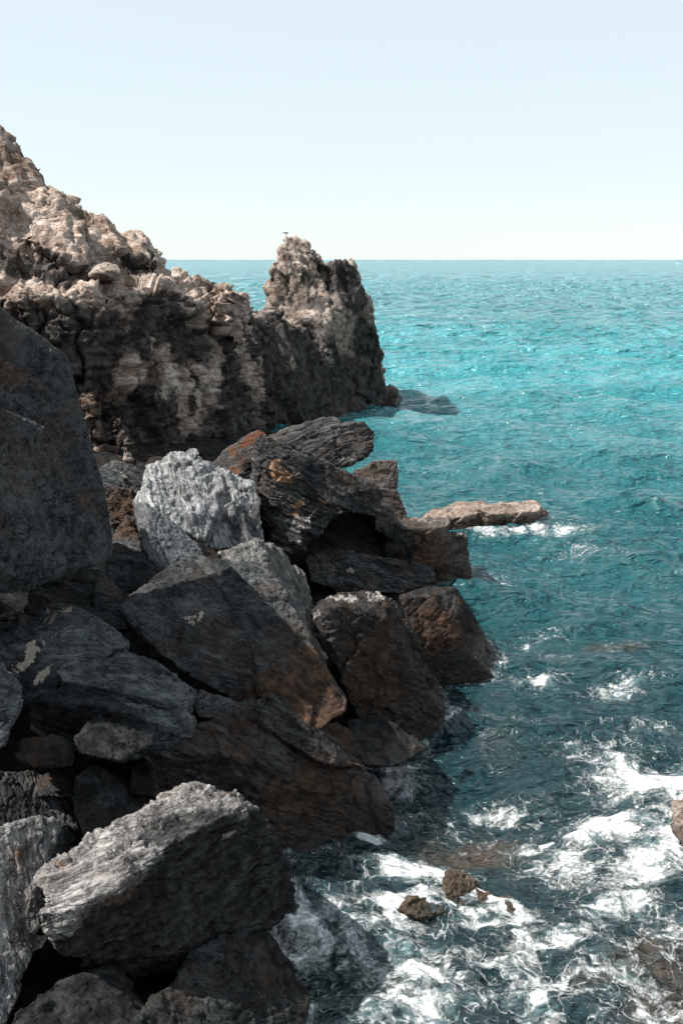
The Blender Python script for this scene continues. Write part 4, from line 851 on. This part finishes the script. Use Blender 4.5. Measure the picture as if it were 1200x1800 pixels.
# ------------------------------------------------------------------ gull on the pinnacle, boats on the horizon
def simple(name, col, rough=.5):
    t = NT(name)
    g = t.n('TexCoord').outputs['Object']
    c = t.mix(t.noise(g, 6, 3), tuple(.85 * x for x in col), col)
    t.set(t.out.inputs[0], t.n('BsdfPrincipled', {'Base Color': c, 'Roughness': rough})); return t.m
def root(name, loc, label, cat, rz=0):
    e = bpy.data.objects.new(name, None); e.location = loc; e.rotation_euler = (0, 0, rz); C.objects.link(e)
    e['label'] = label; e['category'] = cat; return e
def part(name, bm, mat, parent):
    bmesh.ops.recalc_face_normals(bm, faces=bm.faces)
    me = bpy.data.meshes.new(name); bm.to_mesh(me); bm.free()
    for p_ in me.polygons: p_.use_smooth = True
    me.materials.append(mat)
    o = bpy.data.objects.new(name, me); o.parent = parent; C.objects.link(o); return o
def rings(bm, prof, n=14):
    """prof: (x, z centre, half width, half height)"""
    rr = []
    for x, zc, wy, hz_ in prof:
        rr.append([bm.verts.new((x, wy * math.cos(2 * math.pi * k / n), zc + hz_ * math.sin(2 * math.pi * k / n))) for k in range(n)])
    for a, b in zip(rr[:-1], rr[1:]):
        for k in range(n): bm.faces.new((a[k], a[(k + 1) % n], b[(k + 1) % n], b[k]))
    bm.faces.new(rr[0][::-1]); bm.faces.new(rr[-1])
# find the highest point of the pinnacle near the gull
dgv = np.empty(len(stack.data.vertices) * 3, np.float32); stack.data.vertices.foreach_get('co', dgv); dgv = dgv.reshape(-1, 3) + np.array(stack.location)
gp = pt(506, 412, 68.6)
m = (np.abs(dgv[:, 0] - gp[0]) < .3) & (np.abs(dgv[:, 1] - gp[1]) < 1.0)
tp = dgv[m][dgv[m][:, 2].argmax()] if m.any() else gp
gull = root('seagull', (float(tp[0]), float(tp[1]), float(tp[2]) - .01), 'tiny white and grey gull perched on the tip of the pinnacle', 'seagull', .4)
bw = simple('gull_white', (.8, .8, .8)); bgk = simple('gull_grey', (.3, .32, .35)); by = simple('gull_yellow', (.7, .45, .08))
b = bmesh.new(); rings(b, [(-.20, .20, .01, .01), (-.12, .20, .05, .045), (0, .20, .085, .08), (.10, .22, .08, .085), (.16, .28, .045, .05), (.18, .33, .04, .045), (.21, .345, .04, .04), (.245, .335, .012, .012)]); part('body', b, bw, gull)
for s in (-1, 1):
    b = bmesh.new(); rings(b, [(-.30, .20, .004, .008), (-.18, .21, .012, .03), (0, .22, .016, .06), (.09, .23, .006, .03)]); w_ = part('wing', b, bgk, gull); w_.location.y = s * .085
    b = bmesh.new(); rings(b, [(-.006, .0, .006, .006), (.006, .0, .006, .006)])
    for v in b.verts: v.co = Vector((v.co.x, v.co.y, v.co.z))
    bmesh.ops.create_cone(b, segments=6, radius1=.008, radius2=.01, depth=.14, cap_ends=True)
    l_ = part('leg', b, by, gull); l_.location = (0.01, s * .03, .07)
b = bmesh.new(); rings(b, [(.235, .335, .010, .012), (.29, .325, .003, .004)], 8); part('beak', b, by, gull)
def boat(px, Y, L, label, sail):
    e = root('sailing_boat' if sail else 'motorboat', (float(pt(px, 458, Y)[0]), Y, 0), label, 'boat', .3)
    b = bmesh.new(); rings(b, [(-L / 2, .5, L * .12, .5), (-L * .2, .4, L * .15, .7), (L * .2, .45, L * .13, .7), (L * .42, .7, L * .05, .5), (L / 2, .95, .05, .15)]); part('hull', b, simple('boat_hull', (.8, .8, .82)), e)
    b = bmesh.new(); rings(b, [(-L * .2, 1.3, L * .08, .3), (-L * .05, 1.5, L * .1, .7), (L * .12, 1.4, L * .08, .45), (L * .2, 1.2, L * .05, .2)]); part('cabin', b, simple('boat_cabin', (.25, .28, .33)), e)
    if sail:
        b = bmesh.new(); bmesh.ops.create_cone(b, segments=8, radius1=.12, radius2=.06, depth=L * 1.3, cap_ends=True); bmesh.ops.translate(b, verts=b.verts, vec=(0, 0, L * .65 + .6)); part('mast', b, simple('boat_mast', (.6, .6, .6)), e)
        b = bmesh.new(); vs = []
        for k in range(9):
            f = k / 8.0; z_ = 1.6 + f * L * 1.15
            a = b.verts.new((-.15, 0, z_)); m_ = b.verts.new((-.15 - (1 - f) * L * .22, .35 * (1 - f), z_)); c_ = b.verts.new((-.15 - (1 - f) * L * .42 - .05, .1, z_)); vs.append((a, m_, c_))
        for u, w_ in zip(vs[:-1], vs[1:]):
            b.faces.new((u[0], u[1], w_[1], w_[0])); b.faces.new((u[1], u[2], w_[2], w_[1]))
        bmesh.ops.solidify(b, geom=b.faces[:], thickness=.03)
        part('sail', b, simple('boat_sail', (.8, .8, .8)), e)
    return e
boat(1195, 2200, 16, 'small white motorboat near the horizon at the right edge', False)
boat(1010, 3800, 11, 'tiny pale sailing boat on the horizon', True)
print('ROCKS', sum(n for _, n in ALLROCK), 'SEA', len(pos))
